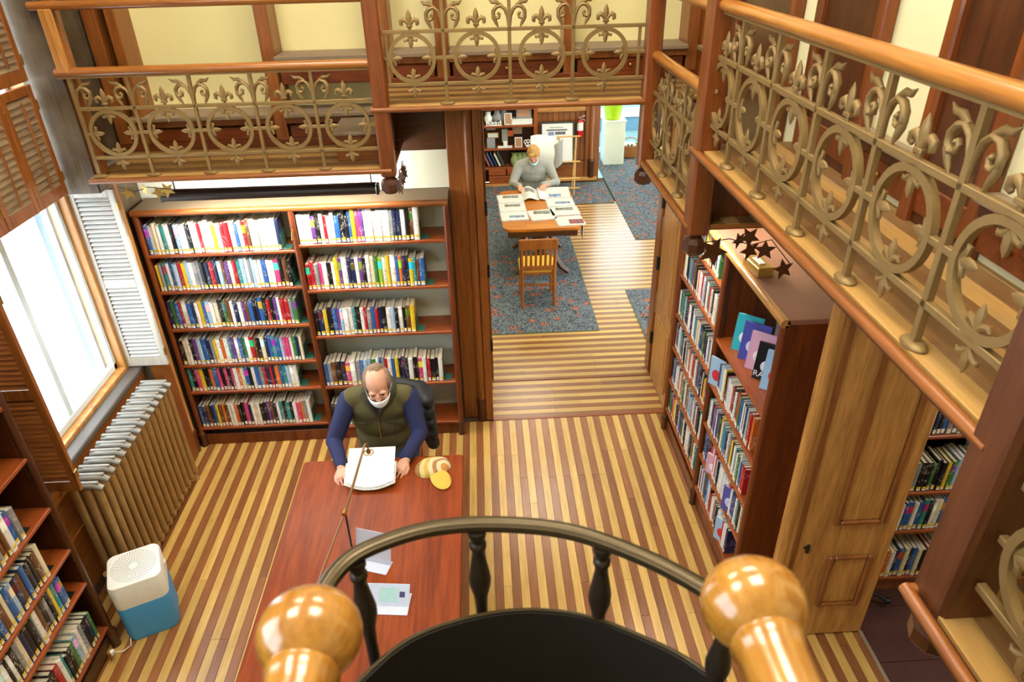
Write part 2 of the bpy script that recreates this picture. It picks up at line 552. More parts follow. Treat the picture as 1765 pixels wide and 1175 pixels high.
def stripemat():
    m, nt, b, N, L = newmat('striped_knit')
    b.inputs['Roughness'].default_value = .9
    tc = N('ShaderNodeTexCoord'); sp = N('ShaderNodeSeparateXYZ'); L(tc.outputs['Object'], sp.inputs[0])
    ln = N('ShaderNodeVectorMath'); ln.operation = 'LENGTH'
    ad = N('ShaderNodeVectorMath'); ad.operation = 'ADD'; ad.inputs[1].default_value = (-.07, .06, 0)
    L(tc.outputs['Object'], ad.inputs[0])
    fl = N('ShaderNodeVectorMath'); fl.operation = 'MULTIPLY'; fl.inputs[1].default_value = (1, 1, 0); L(ad.outputs[0], fl.inputs[0])
    L(fl.outputs[0], ln.inputs[0])
    mu = N('ShaderNodeMath'); mu.operation = 'MULTIPLY'; mu.inputs[1].default_value = 4.6; L(ln.outputs['Value'], mu.inputs[0])
    rp = N('ShaderNodeValToRGB'); e = rp.color_ramp.elements
    cols = ['c88a48', 'd8cca0', 'a87a48', 'd8cba4', 'c8a850', 'd2bf80', 'a07848', 'd2c088']
    e[0].color = srgb(cols[0]); e[1].position = .98; e[1].color = srgb(cols[-1])
    for i, c in enumerate(cols[1:-1]):
        k = e.new((i + 1) / 7.5); k.color = srgb(c)
    rp.color_ramp.interpolation = 'CONSTANT'
    L(mu.outputs[0], rp.inputs[0]); L(rp.outputs[0], b.inputs['Base Color'])
stripemat()

# ---------------------------------------------------------------- the setting: shell of the rooms
WALLT = 6.0
# floors: a slab with boards laid on it one by one
PLANK = {}
def plank_mesh(mat, lx, ly, th=.012):
    k = (mat, round(lx, 3), round(ly, 3))
    if k not in PLANK:
        PLANK[k] = MB().box(-lx / 2, -ly / 2, 0, lx / 2, ly / 2, th, .0015).mesh('plank')
    return PLANK[k]
def lay(parent, mat, x0, y0, x1, y1, ztop, th=.012):
    inst('plank', plank_mesh(mat, x1 - x0, y1 - y0, th), mat, parent, T_(((x0 + x1) / 2, (y0 + y1) / 2, ztop - th)))

fl = struct('floor', MB().box(-3.0, -2.5, -.12, 2.29, 5.235, -.012).box(-3.0, 5.235, -.12, -.02, 5.4, -.012), 'subfloor', 'striped floor of alternating pale and brown boards in the hall')
rnd = random.Random(3)
W = .06
i = 0
x = -2.80
LENS = [1.1, 1.4, 1.7, 2.0]
while x < 2.285:
    xe = min(x + W - .001, 2.29)
    y = 5.232
    first = rnd.choice([.5, .8, 1.1, 1.4, 1.7])
    L0 = first
    while y > 1.25:
        ye = max(1.2, y - L0)
        m = 'floor_light_y' if i % 2 else 'floor_dark_y'
        if xe - x > .02: lay(fl, m, x, ye + .001, xe, y, 0)
        y = ye
        L0 = rnd.choice(LENS)
    x += W
    i += 1
fl2 = struct('floor', MB().box(-.02, 5.235, -.12, 4.6, 5.9, -.012).box(-2.1, 5.9, -.12, 4.6, 12.3, -.012), 'subfloor', 'reading room floor of boards running across the doorway')
y = 5.262
i = 0
while y < 10.98:
    xa, xb = (-.02, 2.35) if y < 6.86 else (1.20, 3.1)
    if y < 5.86: xa, xb = -.01, 1.60
    cut = xa + rnd.choice([.35, .6, .85, 1.1])
    m = 'floor_light_x' if i % 2 else 'floor_dark_x'
    lay(fl2, m, xa, y, cut, y + W - .001, 0)
    lay(fl2, m, cut + .001, y, xb, y + W - .001, 0)
    y += W
    i += 1
lay(fl2, 'shelf_x', 0, 5.236, 1.60, 5.260, .003, .015)
inst('door_saddle', MB().box(-.8, -.012, 0, .8, .012, .006, .002).mesh('door_saddle'), 'oak_x', fl2, T_((.81, 5.885, 0)))

wb = MB()
wb.box(-3.0, 5.36, 0, -.66, 5.885, 2.54).box(-3.0, 5.50, 2.54, -.66, 5.885, 2.9).box(-.66, 5.36, 0, -.02, 5.885, 2.9).box(1.62, 5.30, 0, 2.6, 5.885, 2.9).box(-.02, 5.36, 2.86, 1.62, 5.885, 2.9).box(-3.0, 5.50, 2.9, 4.6, 5.885, WALLT)
struct('wall_back', wb, 'pale_wall', 'pale wall behind the double bookcase')
wl = MB()
wl.box(-3.05, 4.82, 0, -2.64, 5.5, WALLT).box(-3.05, 1.4, 0, -2.79, 3.33, WALLT).box(-3.05, 3.33, 0, -2.80, 4.82, .99).box(-3.05, 3.33, 3.98, -2.79, 4.82, WALLT)
wl.box(-3.05, -1.9, 0, -2.79, 1.4, 3.1).box(-3.05, -1.9, 5.4, -2.79, 1.4, WALLT).box(-3.05, -2.5, 0, -2.79, -1.9, WALLT)
struct('wall_left', wl, 'weathered_z', 'wood-clad window wall of the hall')
wr = MB()
wr.box(1.95, 3.13, 0, 2.33, 5.35, 2.5).box(1.84, 3.13, 2.6, 2.33, 5.35, WALLT).box(1.83, -2.5, 2.6, 2.33, 3.13, WALLT).box(2.29, -2.5, 0, 2.42, 1.55, 2.6).box(2.33, 3.42, 0, 4.6, 3.55, 3).box(4.5, -.4, 0, 4.6, 3.42, 3).box(2.42, -.5, 0, 4.6, -.4, 3).box(2.33, -.5, 2.9, 4.6, 3.5, 3.0)
struct('wall_right', wr, 'cream_wall', 'wall carrying the long side gallery')
struct('wall_front', MB().box(-3.05, -2.62, 0, 4.6, -2.5, WALLT), 'cream_wall', 'plain wall behind the viewer')
struct('ceiling', MB().box(-3.05, -2.62, WALLT, 4.6, 5.9, WALLT + .1), 'ceiling_paint', 'cream ceiling of the tall hall')
# side room floor of dark tiles
sf = struct('floor', MB().box(2.29, -.4, -.12, 4.5, 3.42, -.008), 'grout', 'dark tiled floor of the side room')
for a in range(4):
    for b in range(5):
        inst('floor_tile', PLANK.setdefault('tile', MB().box(-.198, -.198, 0, .198, .198, .008, .001).mesh('floor_tile')), 'dark_tile', sf, T_((2.50 + a * .40, 3.2 - b * .40, -.008)))
inst('threshold_strip', MB().box(-.012, -.7, 0, .012, .7, .006, .002).mesh('threshold_strip'), 'dusty_ledge', sf, T_((2.292, 2.13, 0)))
# reading room shell
rr = MB()
rr.box(-2.2, 5.885, 0, -2.1, 12.3, 3.45)
struct('wall_left', rr, 'yellow_wall', 'reading room left wall')
rr = MB()
for (a, b) in ((5.885, 7.2), (8.8, 9.8), (11.4, 12.3)): rr.box(4.5, a, 0, 4.6, b, 3.45)
for (a, b) in ((7.2, 8.8), (9.8, 11.4)): rr.box(4.5, a, 0, 4.6, b, .75).box(4.5, a, 3.05, 4.6, b, 3.45)
struct('wall_right', rr, 'yellow_wall', 'reading room window wall')
struct('ceiling', MB().box(-2.2, 5.885, 3.45, 4.6, 12.3, 3.55), 'ceiling_paint', 'reading room ceiling')
rr = MB()
rr.box(-2.2, 12.3, 0, 2.05, 12.5, 3.45).box(2.98, 12.3, 0, 4.6, 12.5, 3.45).box(2.05, 12.3, 2.5, 2.98, 12.5, 3.45)
struct('wall_back', rr, 'yellow_wall', 'far wall of the reading room')
HY = 14.25
hb = struct('wall_back', MB().box(1.2, HY, 0, 5.0, HY + .1, 1.25).box(1.2, HY, 3.1, 5.0, HY + .1, 3.2).box(1.2, HY, 1.25, 1.7, HY + .1, 3.1).box(3.9, HY, 1.25, 5.0, HY + .1, 3.1), 'light_blue', 'pale blue hallway wall seen through the far doorway')
inst('chair_rail', MB().box(-1.9, -.04, 0, 1.9, 0, .17, .004).mesh('chair_rail'), 'snow', hb, T_((3.1, HY, .60)))
inst('wall_panel', MB().box(-1.9, -.02, 0, 1.9, 0, .26, .004).mesh('wall_panel'), 'mid_blue', hb, T_((3.1, HY, .33)))
w5 = tag(MB().box(1.7, HY, 1.25, 1.78, HY + .1, 3.1).box(3.82, HY, 1.25, 3.9, HY + .1, 3.1).box(1.78, HY, 1.25, 3.82, HY + .1, 1.33).box(1.78, HY, 3.02, 3.82, HY + .1, 3.1).box(2.97, HY + .02, 1.33, 3.03, HY + .08, 3.02).build('window_5', 'window_white'), 'wide window added at the end of the hallway for floor glare', None, None, 'structure')  # window added so the reading room floor catches its glare
inst('pane', MB().box(-1.02, -.004, 0, 1.02, .004, 1.69).mesh('pane'), 'pane', w5, T_((2.8, HY + .05, 1.33)))
struct('wall_left', MB().box(1.1, 12.5, 0, 1.2, HY, 3.2).box(5.0, 12.5, 0, 5.1, HY, 3.2), 'snow', 'hallway side walls')
struct('ceiling', MB().box(1.1, 12.5, 3.2, 5.1, HY + .1, 3.3), 'ceiling_paint', 'hallway ceiling')
struct('floor', MB().box(1.1, 12.3, -.1, 5.1, HY, -.004), 'light_blue', 'pale hallway floor')
for (k, (a, b)) in enumerate(((7.2, 8.8), (9.8, 11.4))):
    wn = tag(MB().box(4.5, a, .75, 4.6, a + .06, 3.05).box(4.5, b - .06, .75, 4.6, b, 3.05).box(4.5, a, .75, 4.6, b, .81).box(4.5, a, 2.99, 4.6, b, 3.05).box(4.52, a, 1.9, 4.58, b, 1.95).build('window_%d' % (k + 3), 'oak_z'), 'reading room sash window', None, None, 'structure')
    inst('pane', MB().box(-.004, -(b - a) / 2, 0, .004, (b - a) / 2, 2.2).mesh('pane'), 'pane', wn, T_((4.55, (a + b) / 2, .80)))

# bodies of the unseen ceiling luminaires added for light
def added_ceil_lamp(x, y, z, label):
    t = thing('added_ceiling_lamp', label, 'lamp', (x, y, z), group='added ceiling lamps')
    MB().box(x - .5, y - .5, z - .05, x + .5, y + .5, z, .01).build('housing', 'ceiling_paint', t)
    MB().box(x - .46, y - .46, z - .062, x + .46, y + .46, z - .051, .004).build('diffuser', 'added_lamp_diffuser', t)
for (lx, ly), nm in zip(ADDED_LAMPS, ('nearest the added stair window', 'above the library table', 'above the stair', 'above the doorway')): added_ceil_lamp(lx, ly, 6.0, 'added unseen square ceiling lamp of the hall, the one %s' % nm)
for lx, ly, nm in ((.6, 7.6, 'near the doorway'), (.6, 10.2, 'behind the newspaper table')): added_ceil_lamp(lx, ly, 3.45, 'added unseen square ceiling lamp of the reading room, %s' % nm)

# ---------------------------------------------------------------- the hall window with its shutters
w1 = tag(MB().box(-2.98, 3.33, 1.0, -2.84, 3.41, 3.98, .005).box(-2.98, 4.74, 1.0, -2.84, 4.82, 3.98, .005).box(-2.98, 3.41, 1.0, -2.84, 4.74, 1.06, .005).box(-2.98, 3.41, 3.9, -2.84, 4.74, 3.98, .005).build('window_1', 'golden_z'), 'tall sash window beside the radiator', None, None, 'structure')
s = MB()
for (a, b) in ((3.41, 3.45), (4.70, 4.74)): s.box(-2.94, a, 1.06, -2.90, b, 2.47, .004)
s.box(-2.94, 3.41, 1.06, -2.90, 4.74, 1.11, .004).box(-2.94, 3.41, 2.42, -2.90, 4.74, 2.47, .004)
s.build('lower_sash', 'window_white', w1)
s = MB()
for (a, b) in ((3.41, 3.45), (4.70, 4.74)): s.box(-2.975, a, 2.44, -2.945, b, 3.9, .004)
s.box(-2.975, 3.41, 2.44, -2.945, 4.74, 2.49, .004)
s.build('upper_sash', 'window_white', w1)
MB().box(-2.935, 4.03, 1.08, -2.905, 4.085, 2.45, .004).build('muntin', 'window_white', w1)
MB().box(-3.02, 4.58, 1.06, -2.99, 4.66, 2.47, .004).build('storm_frame', 'window_white', w1)
MB().box(-2.922, 3.45, 1.10, -2.918, 4.70, 2.43).build('pane', 'pane', w1)
MB().box(-2.962, 3.45, 2.48, -2.958, 4.70, 3.9).build('pane', 'pane', w1)
t = tag(MB().box(-2.86, 3.33, .985, -2.745, 4.82, 1.03, .008).build('trim_1', 'sill_paint'), 'dusty window sill above the radiator', None, None, 'structure')
t = tag(MB().box(-2.80, 3.33, .86, -2.765, 4.82, .985, .006).box(-2.80, 3.33, .1, -2.785, 4.82, .86).box(-2.79, 3.33, .50, -2.775, 4.82, .56, .004).build('trim_2', 'oak_y'), 'wood apron panel under the window sill', None, None, 'structure')
# unseen stair window added for light, high on the same wall near the viewer
w2 = MB()
for a, b in ((-1.9, -1.82), (-.30, -.20), (1.32, 1.4)): w2.box(-2.98, a, 3.1, -2.86, b, 5.4, .005)
w2.box(-2.98, -1.82, 3.1, -2.86, 1.32, 3.18, .005).box(-2.98, -1.82, 5.32, -2.86, 1.32, 5.4, .005)
w2 = tag(w2.build('window_2', 'golden_z'), 'added unseen upper window lighting the stair', None, None, 'structure')
for a, b in ((-1.82, -.30), (-.20, 1.32)): MB().box(-2.932, a, 3.18, -2.928, b, 5.32).build('pane', 'pane', w2)

SLAT = {}
def slat(l, tilt=35, w=.016):
    k = (round(l, 3), tilt)
    if k not in SLAT:
        SLAT[k] = MB(RX(R(tilt))).box(-l / 2, -w, -.003, l / 2, w, .003, .002).mesh('slat')
    return SLAT[k]
def shutter(T, w, h, z0, label, mat, pitch=.032, midrail=True, rod=False, slatmat=None, tilt=35, group='louvred window shutters'):
    """leaf in local frame: x across, y thickness, z up"""
    p = T @ Vector((w / 2, 0, z0))
    t = thing('window_shutter', label, 'shutter', p, group=group)
    st = .045
    for a in (0, w - st): MB(T).box(a, -.014, z0, a + st, .014, z0 + h, .003).build('stile', mat, t)
    rails = [(z0, z0 + .075), (z0 + h - .055, z0 + h)]
    if midrail: rails.insert(1, (z0 + h * .5 - .035, z0 + h * .5 + .035))
    for a, b in rails: MB(T).box(st, -.013, a, w - st, .013, b, .003).build('shutter_rail', mat, t)
    lw = w - 2 * st - .004
    for (a, b) in zip(rails[:-1], rails[1:]):
        n = int((b[0] - a[1]) / pitch)
        for k in range(n):
            z = a[1] + (k + .5) * (b[0] - a[1]) / n
            inst('slat', slat(lw, 62, .024) if rod else slat(lw, tilt), slatmat or mat, t, T @ T_((w / 2, 0, z)))
        if rod: MB(T).box(w / 2 - .006, -.03, a[1] + .02, w / 2 + .006, -.02, b[0] - .02, .002).build('tilt_rod', 'oak_z', t)
    for z in (z0 + .12, z0 + h - .12): MB(T).box(w - .004, -.02, z - .03, w + .006, .02, z + .03, .002).build('hinge', 'brass', t)
    return t
wood('glare_shutter_slat', 'b0aca4', 'd6d4d0', 'x', rough=.4, coat=.1)  # slats of the far leaf, pale with window glare in the colour
shutter(frame(-2.85, 4.79, 0, 1, 0), .32, 1.42, 1.04, 'louvred shutter leaf with window glare in its colour, beyond the bright window', 'glare_shutter', slatmat='glare_shutter_slat')
shutter(frame(-2.86, 3.36, 0, 1, 0), .33, 1.42, 1.04, 'brown louvred shutter leaf above the near end of the radiator', 'oak_z', slatmat='oak_x', tilt=52)
wood('slat_gloss', '6a5038', '9a8468', 'y', rough=.25, coat=.3)
ords = ['first', 'second', 'third', 'fourth', 'fifth', 'sixth', 'seventh', 'eighth', 'ninth', 'tenth', 'eleventh', 'twelfth', 'thirteenth', 'fourteenth', 'fifteenth', 'sixteenth', 'seventeenth', 'eighteenth', 'nineteenth', 'twentieth'] + ['twenty-' + o for o in ('first', 'second', 'third', 'fourth', 'fifth', 'sixth', 'seventh', 'eighth', 'ninth')] + ['thirtieth'] + ['thirty-' + o for o in ('first', 'second', 'third', 'fourth', 'fifth', 'sixth', 'seventh', 'eighth', 'ninth')] + ['fortieth'] + ['forty-' + o for o in ('first', 'second', 'third', 'fourth', 'fifth')]
SHY = 4.63
for tier, (z0, h, tn) in enumerate(((2.49, .69, 'lower'), (3.20, .72, 'upper'))):
    for k in range(3):
        ya = SHY - (k + 1) * .345
        shutter(frame(-2.75, ya, 0, 0, 1), .34, h, z0, 'closed brown louvred shutter, %s from the gallery end, %s row of the window' % (ords[k], tn), 'oak_z', rod=True, midrail=False, slatmat='slat_gloss', pitch=.038)
# corner casing of the window recess and the round corner post
tag(MB().box(-2.80, 4.66, 2.47, -2.55, 4.80, WALLT, .006).build('trim_3', 'weathered_z'), 'weathered board casing above the white shutter', None, None, 'structure')
c = tag(MB().box(-2.70, 4.815, 0, -2.60, 4.95, 2.53, .01).build('trim_4', 'oak_z'), 'casing at the corner behind the radiator', None, None, 'structure')
MB().lathe([(.038, .22), (.036, .25), (.034, 2.45), (.036, 2.5)], -2.648, 5.0, 0, 14).build('round_post', 'golden_z', c, True)
MB().lathe([(.044, 0), (.044, .17), (.05, .19), (.05, .215), (.04, .23)], -2.648, 5.0, 0, 14).build('post_base', 'cherry_z', c, True)

# snow outside
struct('floor', MB().box(-40, -20, -3.1, -3.2, 40, -3.0), 'snow', 'snowy ground outside the window')
hs = thing('neighbouring_house', 'pale house across the snowy street outside the window', 'house', (-16, 12, -3))
MB().box(-20, 8, -3, -14, 16, .6).build('wall', 'pale_teal', hs)
MB().prism([(7.6, .6), (16.4, .6), (12, 3)], -20.3, -13.7).build('roof', 'snow', hs)
_o = [o for o in hs.children if o.name.startswith('roof')][0]
_o.matrix_local = T_((16 - 17, 0, 3.6)) @ Matrix(((0, 0, 1, 0), (1, 0, 0, 0), (0, 1, 0, 0), (0, 0, 0, 1)))
for q in range(3): MB().box(-14.02, 9 + q * 2.4, -1.6, -13.95, 10.1 + q * 2.4, -.3).build('house_window', 'mid_blue', hs)

# ---------------------------------------------------------------- doorway trim
tr = tag(MB().box(-.265, 5.30, 0, -.13, 5.36, 2.9, .006).box(-.065, 5.24, 0, 0, 5.885, 2.9, .006).box(-.135, 5.28, 0, -.06, 5.36, 2.9, .004).build('trim_5', 'oak_z'), 'moulded casing left of the wide doorway', None, None, 'structure')
MB().lathe([(.036, .24), (.034, .27), (.034, 2.9)], -.10, 5.265, 0, 16).build('half_column', 'oak_z', tr, True)
MB().lathe([(.042, 0), (.042, .18), (.048, .20), (.048, .225), (.036, .245)], -.10, 5.265, 0, 16).build('column_base', 'dark_z', tr, True)
tr = tag(MB().box(1.60, 5.24, 0, 1.66, 5.885, 2.9, .006).build('trim_6', 'golden_z'), 'panelled reveal right of the wide doorway', None, None, 'structure')
for z0, z1 in ((.12, .75), (.87, 2.05), (2.15, 2.8)):
    MB().box(1.590, 5.34, z0, 1.603, 5.80, z1, .006).build('panel_moulding', 'golden_z', tr)
    MB().box(1.584, 5.39, z0 + .05, 1.592, 5.75, z1 - .05, .006).build('panel', 'golden_z', tr)
MB().lathe([(.034, .24), (.032, 2.9)], 1.60, 5.225, 0, 14).build('half_column', 'oak_z', tr, True)
def folded_leaf(n, x0, x1, y0, y1, label):
    d = tag(MB().box(x0, y0, .01, x1, y1, 2.85, .006).build('door_%d' % n, 'oak_z'), label, None, None, 'structure')
    for z in (.35, 1.15, 1.75): MB().box(x0 - .006, y0 - .012, z, x1 + .004, y0 + .03, z + .13, .003).build('hinge', 'black', d)
    for z in (.7, 1.45): MB().box(x0 + .01, y0 - .006, z, x0 + .03, y0 + .004, z + .22, .002).build('edge_plate', 'aluminium', d)
folded_leaf(1, 1.585, 1.64, 5.92, 6.08, 'dark door leaf folded back at the right of the doorway')
folded_leaf(2, -.05, .02, 5.90, 5.96, 'dark door leaf folded back at the left of the doorway')

tag(MB().box(-.66, 5.335, 2.50, -.27, 5.358, 2.93, .004).build('shade_board', 'dark_x'), 'dark board standing in for shade on the wall under the centre gallery', None, None, 'structure')  # dark board put in for the shade below the centre gallery
# ---------------------------------------------------------------- gallery
ZH, ZL = 2.98, 2.59
EY, EX = 4.58, 1.05     # platform edges
def platform(x0, y0, x1, y1, z, run, label, nose):
    g = struct('floor', MB().box(x0, y0 + .01, z - .034, x1, y1, z - .016), 'dark_' + run, label)
    pw = .082
    k = 0
    if run == 'x':
        y = y0 + .035
        while y < y1 - .02:
            lay(g, 'gplank_light_x' if k % 2 == 0 else 'gplank_dark_x', x0, y, x1, min(y + pw - .002, y1), z, .016)
            y += pw; k += 1
    else:
        x = x0 + .035
        while x < x1 - .02:
            lay(g, 'gplank_light_y' if k % 2 == 0 else 'gplank_dark_y', x, y0, min(x + pw - .002, x1), y1, z, .016)
            x += pw; k += 1
    for (a, b) in nose:      # half-round nosing along the open edges
        MB().tube([(a[0], a[1], z - .017), (b[0], b[1], z - .017)], .0175, 10).build('nosing', 'oak_x' if abs(a[0] - b[0]) > abs(a[1] - b[1]) else 'oak_y', g, True)
        # fascia under the nosing, set back
    return g
platform(-2.56, EY, -.60, 5.50, ZL, 'x', 'lower gallery walk above the double bookcase', [((-2.56, EY + .012), (-.60, EY + .012)), ((-.60, EY + .012), (-.60, 5.36))])
platform(-.69, EY, 1.56, 5.50, ZH, 'x', 'raised gallery walk above the doorway', [((-.69, EY + .012), (1.05, EY + .012))])
platform(EX, 3.40, 1.83, EY + .1, ZL, 'y', 'lower gallery walk at the right corner', [((EX + .012, 3.40), (EX + .012, EY + .1)), ((EX, 3.41), (1.56, 3.41))])
platform(EX, 1.13, 1.83, 3.50, ZH, 'y', 'raised gallery walk above the side door', [((EX + .012, 1.13), (EX + .012, 3.50))])
platform(EX - .035, -1.6, 1.83, 1.15, 2.50, 'y', 'lower gallery walk nearest the viewer', [((EX - .023, -1.6), (EX - .023, 1.17)), ((EX - .023, 1.16), (1.83, 1.16))])
# risers between the levels
tag(MB().box(1.18, 3.50, ZL, 1.56, 3.53, ZH - .07, .003).build('trim_7', 'cherry_z'), 'board riser between the right gallery levels', None, None, 'structure')
tag(MB().box(-.66, 4.66, ZL, -.63, 5.23, ZH - .07, .003).build('trim_8', 'cherry_z'), 'board riser between the left gallery levels', None, None, 'structure')
st = thing('gallery_step', 'small wooden step between the left and centre gallery walks', 'step', (-.82, 5.0, ZL))
MB().box(-.98, 4.80, ZL, -.67, 5.20, ZL + .175, .004).build('body', 'oak_x', st)
MB().box(-1.0, 4.77, ZL + .175, -.66, 5.22, ZL + .20, .006).build('tread', 'dusty_ledge', st)

def post(x, y, z0, z1, label, s=.052, pend=True, mat='post_z', pz=None):
    t = thing('gallery_post', label, 'post', (x, y, z0))
    MB().box(x - s, y - s, z0, x + s, y + s, z1, .012).build('shaft', mat, t)
    MB().box(x - s - .004, y - s - .004, z1 - .06, x + s + .004, y + s + .004, z1, .005).build('cap', mat, t)
    if pend:
        MB().lathe([(.02, 0), (.05, -.025), (.062, -.05), (.062, -.095), (.045, -.115), (0, -.12)], x, y, z0, 8).build('pendant_drop', 'dark_z', t)
    return t
PT = 4.35
post(-.625, 4.635, ZL - .06, PT, 'square wooden post between the left and centre gallery railings', .05)
post(1.09, 4.635, ZL - .06, PT, 'square wooden post at the far right corner of the gallery', .05)
post(1.11, 3.44, ZL - .06, PT, 'square wooden post where the right gallery steps up', .058)
post(1.11, 1.12, 2.50 - .06, PT, 'dark square post nearest the viewer on the right gallery', .062, mat='post_dark')
post(-2.515, 4.70, ZL, PT, 'wooden post at the window end of the left gallery', .035, pend=False, mat='oak_z')
# end boards of the lower right gallery
# ---- iron railing
RNG = 32
def iron_meshes():
    d = {}
    ring = [(.135 * math.cos(2 * PI * k / RNG), 0, .135 * math.sin(2 * PI * k / RNG)) for k in range(RNG)]
    Q = MB()
    for k in range(RNG):
        for (rr_, yy) in ((.147, -.011), (.147, .011), (.124, .011), (.124, -.011)):
            Q.v.append(Vector((rr_ * math.cos(2 * PI * k / RNG), yy, rr_ * math.sin(2 * PI * k / RNG))))
    for k in range(RNG):
        l = (k + 1) % RNG
        for q in range(4):
            Q.f.append([k * 4 + q, k * 4 + (q + 1) % 4, l * 4 + (q + 1) % 4, l * 4 + q])
    d['ring'] = Q.mesh('ring', True)
    d['stile'] = MB().box(-.0105, -.011, 0, .0105, .011, .625, .002).mesh('stile')
    d['stile_foot'] = MB().lathe([(.046, 0), (.048, .006), (.042, .013), (.018, .017)], 0, 0, 0, 16, 1, .62).mesh('stile_foot', True)
    d['end_bar'] = MB().box(-.009, -.007, .12, .009, .007, .43, .002).mesh('end_bar')
    f = MB()      # large fleur-de-lis finial on the middle rail (origin on the rail)
    f.tube([(0, 0, -.02), (0, 0, .02), (0, 0, .045), (0, 0, .075), (0, 0, .10), (0, 0, .122)], [.009, .009, .012, .018, .013, .002], 8, flat=((0, 1, 0), .7))
    for s in (-1, 1):
        f.tube([(0, 0, .032), (s * .018, 0, .058), (s * .034, 0, .068), (s * .048, 0, .060), (s * .049, 0, .042), (s * .040, 0, .036)], [.009, .0115, .0135, .0135, .012, .007], 8, flat=((0, 1, 0), .85))
    f.box(-.018, -.010, .022, .018, .010, .036, .002)
    d['fleur'] = f.mesh('fleur', True)
    b = MB()      # small bud pointing to +z from origin
    b.tube([(0, 0, 0), (0, 0, .02), (0, 0, .035), (0, 0, .058), (0, 0, .075)], [.007, .007, .012, .010, .002], 7, flat=((0, 1, 0), .6))
    for s in (-1, 1):
        b.tube([(0, 0, .018), (s * .014, 0, .032), (s * .027, 0, .036), (s * .030, 0, .028)], [.006, .009, .008, .004], 6, flat=((0, 1, 0), .7))
    for p in b.v: p.x *= 1.35; p.y *= 1.3; p.z *= 1.15
    d['bud'] = b.mesh('bud', True)
    sc = MB()     # leafy scroll to +x, origin at stile at floor level
    sc.tube([(.004, 0, .445), (.010, 0, .50), (.026, 0, .54), (.050, 0, .558), (.076, 0, .552), (.094, 0, .530), (.094, 0, .505), (.080, 0, .490), (.062, 0, .494), (.056, 0, .512), (.066, 0, .522)],
            [.008, .009, .0105, .0115, .012, .0125, .012, .011, .010, .008, .006], 8, flat=((0, 1, 0), 1.1))
    sc.tube([(.045, 0, .560), (.075, 0, .578), (.102, 0, .578), (.122, 0, .594)], [.009, .012, .010, .002], 8, flat=((0, 1, 0), .8))
    sc.tube([(.097, 0, .525), (.092, 0, .492), (.078, 0, .462), (.064, 0, .436)], [.010, .0135, .010, .002], 8, flat=((0, 1, 0), .9))
    sc.ell((.066, 0, .516), (.008, .013, .008), 8, 6)
    d['scroll'] = sc.mesh('scroll', True)
    return d
IM = iron_meshes()
def railing(T, u0, u1, stiles, rings, label, hand=None, mat='iron', ends=(), z=0):
    p = T @ Vector(((u0 + u1) / 2, 0, 0))
    t = thing('iron_railing', label, 'railing', p)
    for w, nm in ((.125, 'lower_rail'), (.43, 'middle_rail')):
        MB(T).box(u0, -.011, w - .0105, u1, .011, w + .0105, .002).build(nm, mat, t)
    for u in stiles:
        inst('stile', IM['stile'], mat, t, T @ T_((u, 0, 0)))
        inst('stile_foot', IM['stile_foot'], mat, t, T @ T_((u, 0, 0)))
        for s in (1, -1):
            if u0 - .03 < u + s * .1 < u1 + .03:
                inst('scroll', IM['scroll'], mat, t, T @ T_((u, 0, 0)) @ (Matrix() if s > 0 else RZ(PI)))
    for u in ends: inst('end_bar', IM['end_bar'], mat, t, T @ T_((u, 0, 0)))
    ZC = .278
    for u in rings:
        inst('ring', IM['ring'], mat, t, T @ T_((u, 0, ZC)))
        inst('fleur', IM['fleur'], mat, t, T @ T_((u, 0, .43)))
        inst('bud', IM['bud'], mat, t, T @ T_((u, 0, .42)) @ RY(PI))
        inst('bud', IM['bud'], mat, t, T @ T_((u, 0, .135)))
        inst('bud', IM['bud'], mat, t, T @ T_((u, 0, .125)) @ RY(PI))
        inst('bud', IM['bud'], mat, t, T @ T_((u - .145, 0, ZC)) @ RY(PI / 2))
        inst('bud', IM['bud'], mat, t, T @ T_((u + .145, 0, ZC)) @ RY(-PI / 2))
    rs = sorted(rings)
    edges = [u0] + [v for r in rs for v in (r - .135, r + .135)] + [u1]
    for a, b in zip(edges[::2], edges[1::2]):
        if b - a > .005: MB(T).box(a, -.010, ZC - .010, b, .010, ZC + .010, .002).build('cross_bar', mat, t)
    if hand:
        MB(T).tube([(hand[0], 0, .648), (hand[1], 0, .648)], [.034, .034], 14, flat=((0, 0, 1), .82)).build('handrail', hand[2], t, True)
        MB(T).box(hand[0], -.012, .612, hand[1], .012, .628).build('handrail_bar', mat, t)
    return t
railing(frame(0, 4.635, ZL, 1, 0), -2.50, -.675, (-2.50, -2.155, -1.785, -1.413, -1.040), (-2.33, -1.968, -1.598, -1.226, -.850), 'bronze scrolled iron railing on the left gallery above the double bookcase', (-2.565, -.675, 'rail_x'))
railing(frame(0, 4.635, ZH, 1, 0), -.575, 1.04, (-.205, .198, .590), (-.405, -.003, .395, .787), 'bronze scrolled iron railing above the wide doorway', (-.575, 1.04, 'rail_x'), ends=(-.555, 1.0))
TF = frame(1.11, 0, ZL, 0, 1)
railing(TF, 3.52, 4.585, (3.86, 4.24), (3.67, 4.05, 4.42), 'short bronze iron railing at the far right corner of the gallery', (3.5, 4.585, 'rail_y'))
TF = frame(1.11, 0, ZH, 0, 1)
railing(TF, 1.20, 3.38, (3.11, 2.715, 2.32, 1.925, 1.53), (3.30, 2.912, 2.518, 2.122, 1.727, 1.34), 'large bronze iron railing along the raised right gallery', (1.18, 3.38, 'rail_y'))
TF = frame(1.10, 0, 2.50, 0, 1)
railing(TF, -.6, 1.05, (.70, .30, -.1), (.88, .49, .1), 'shadowed iron railing on the lower gallery at the near right corner', (-.6, 1.05, 'rail_y'))
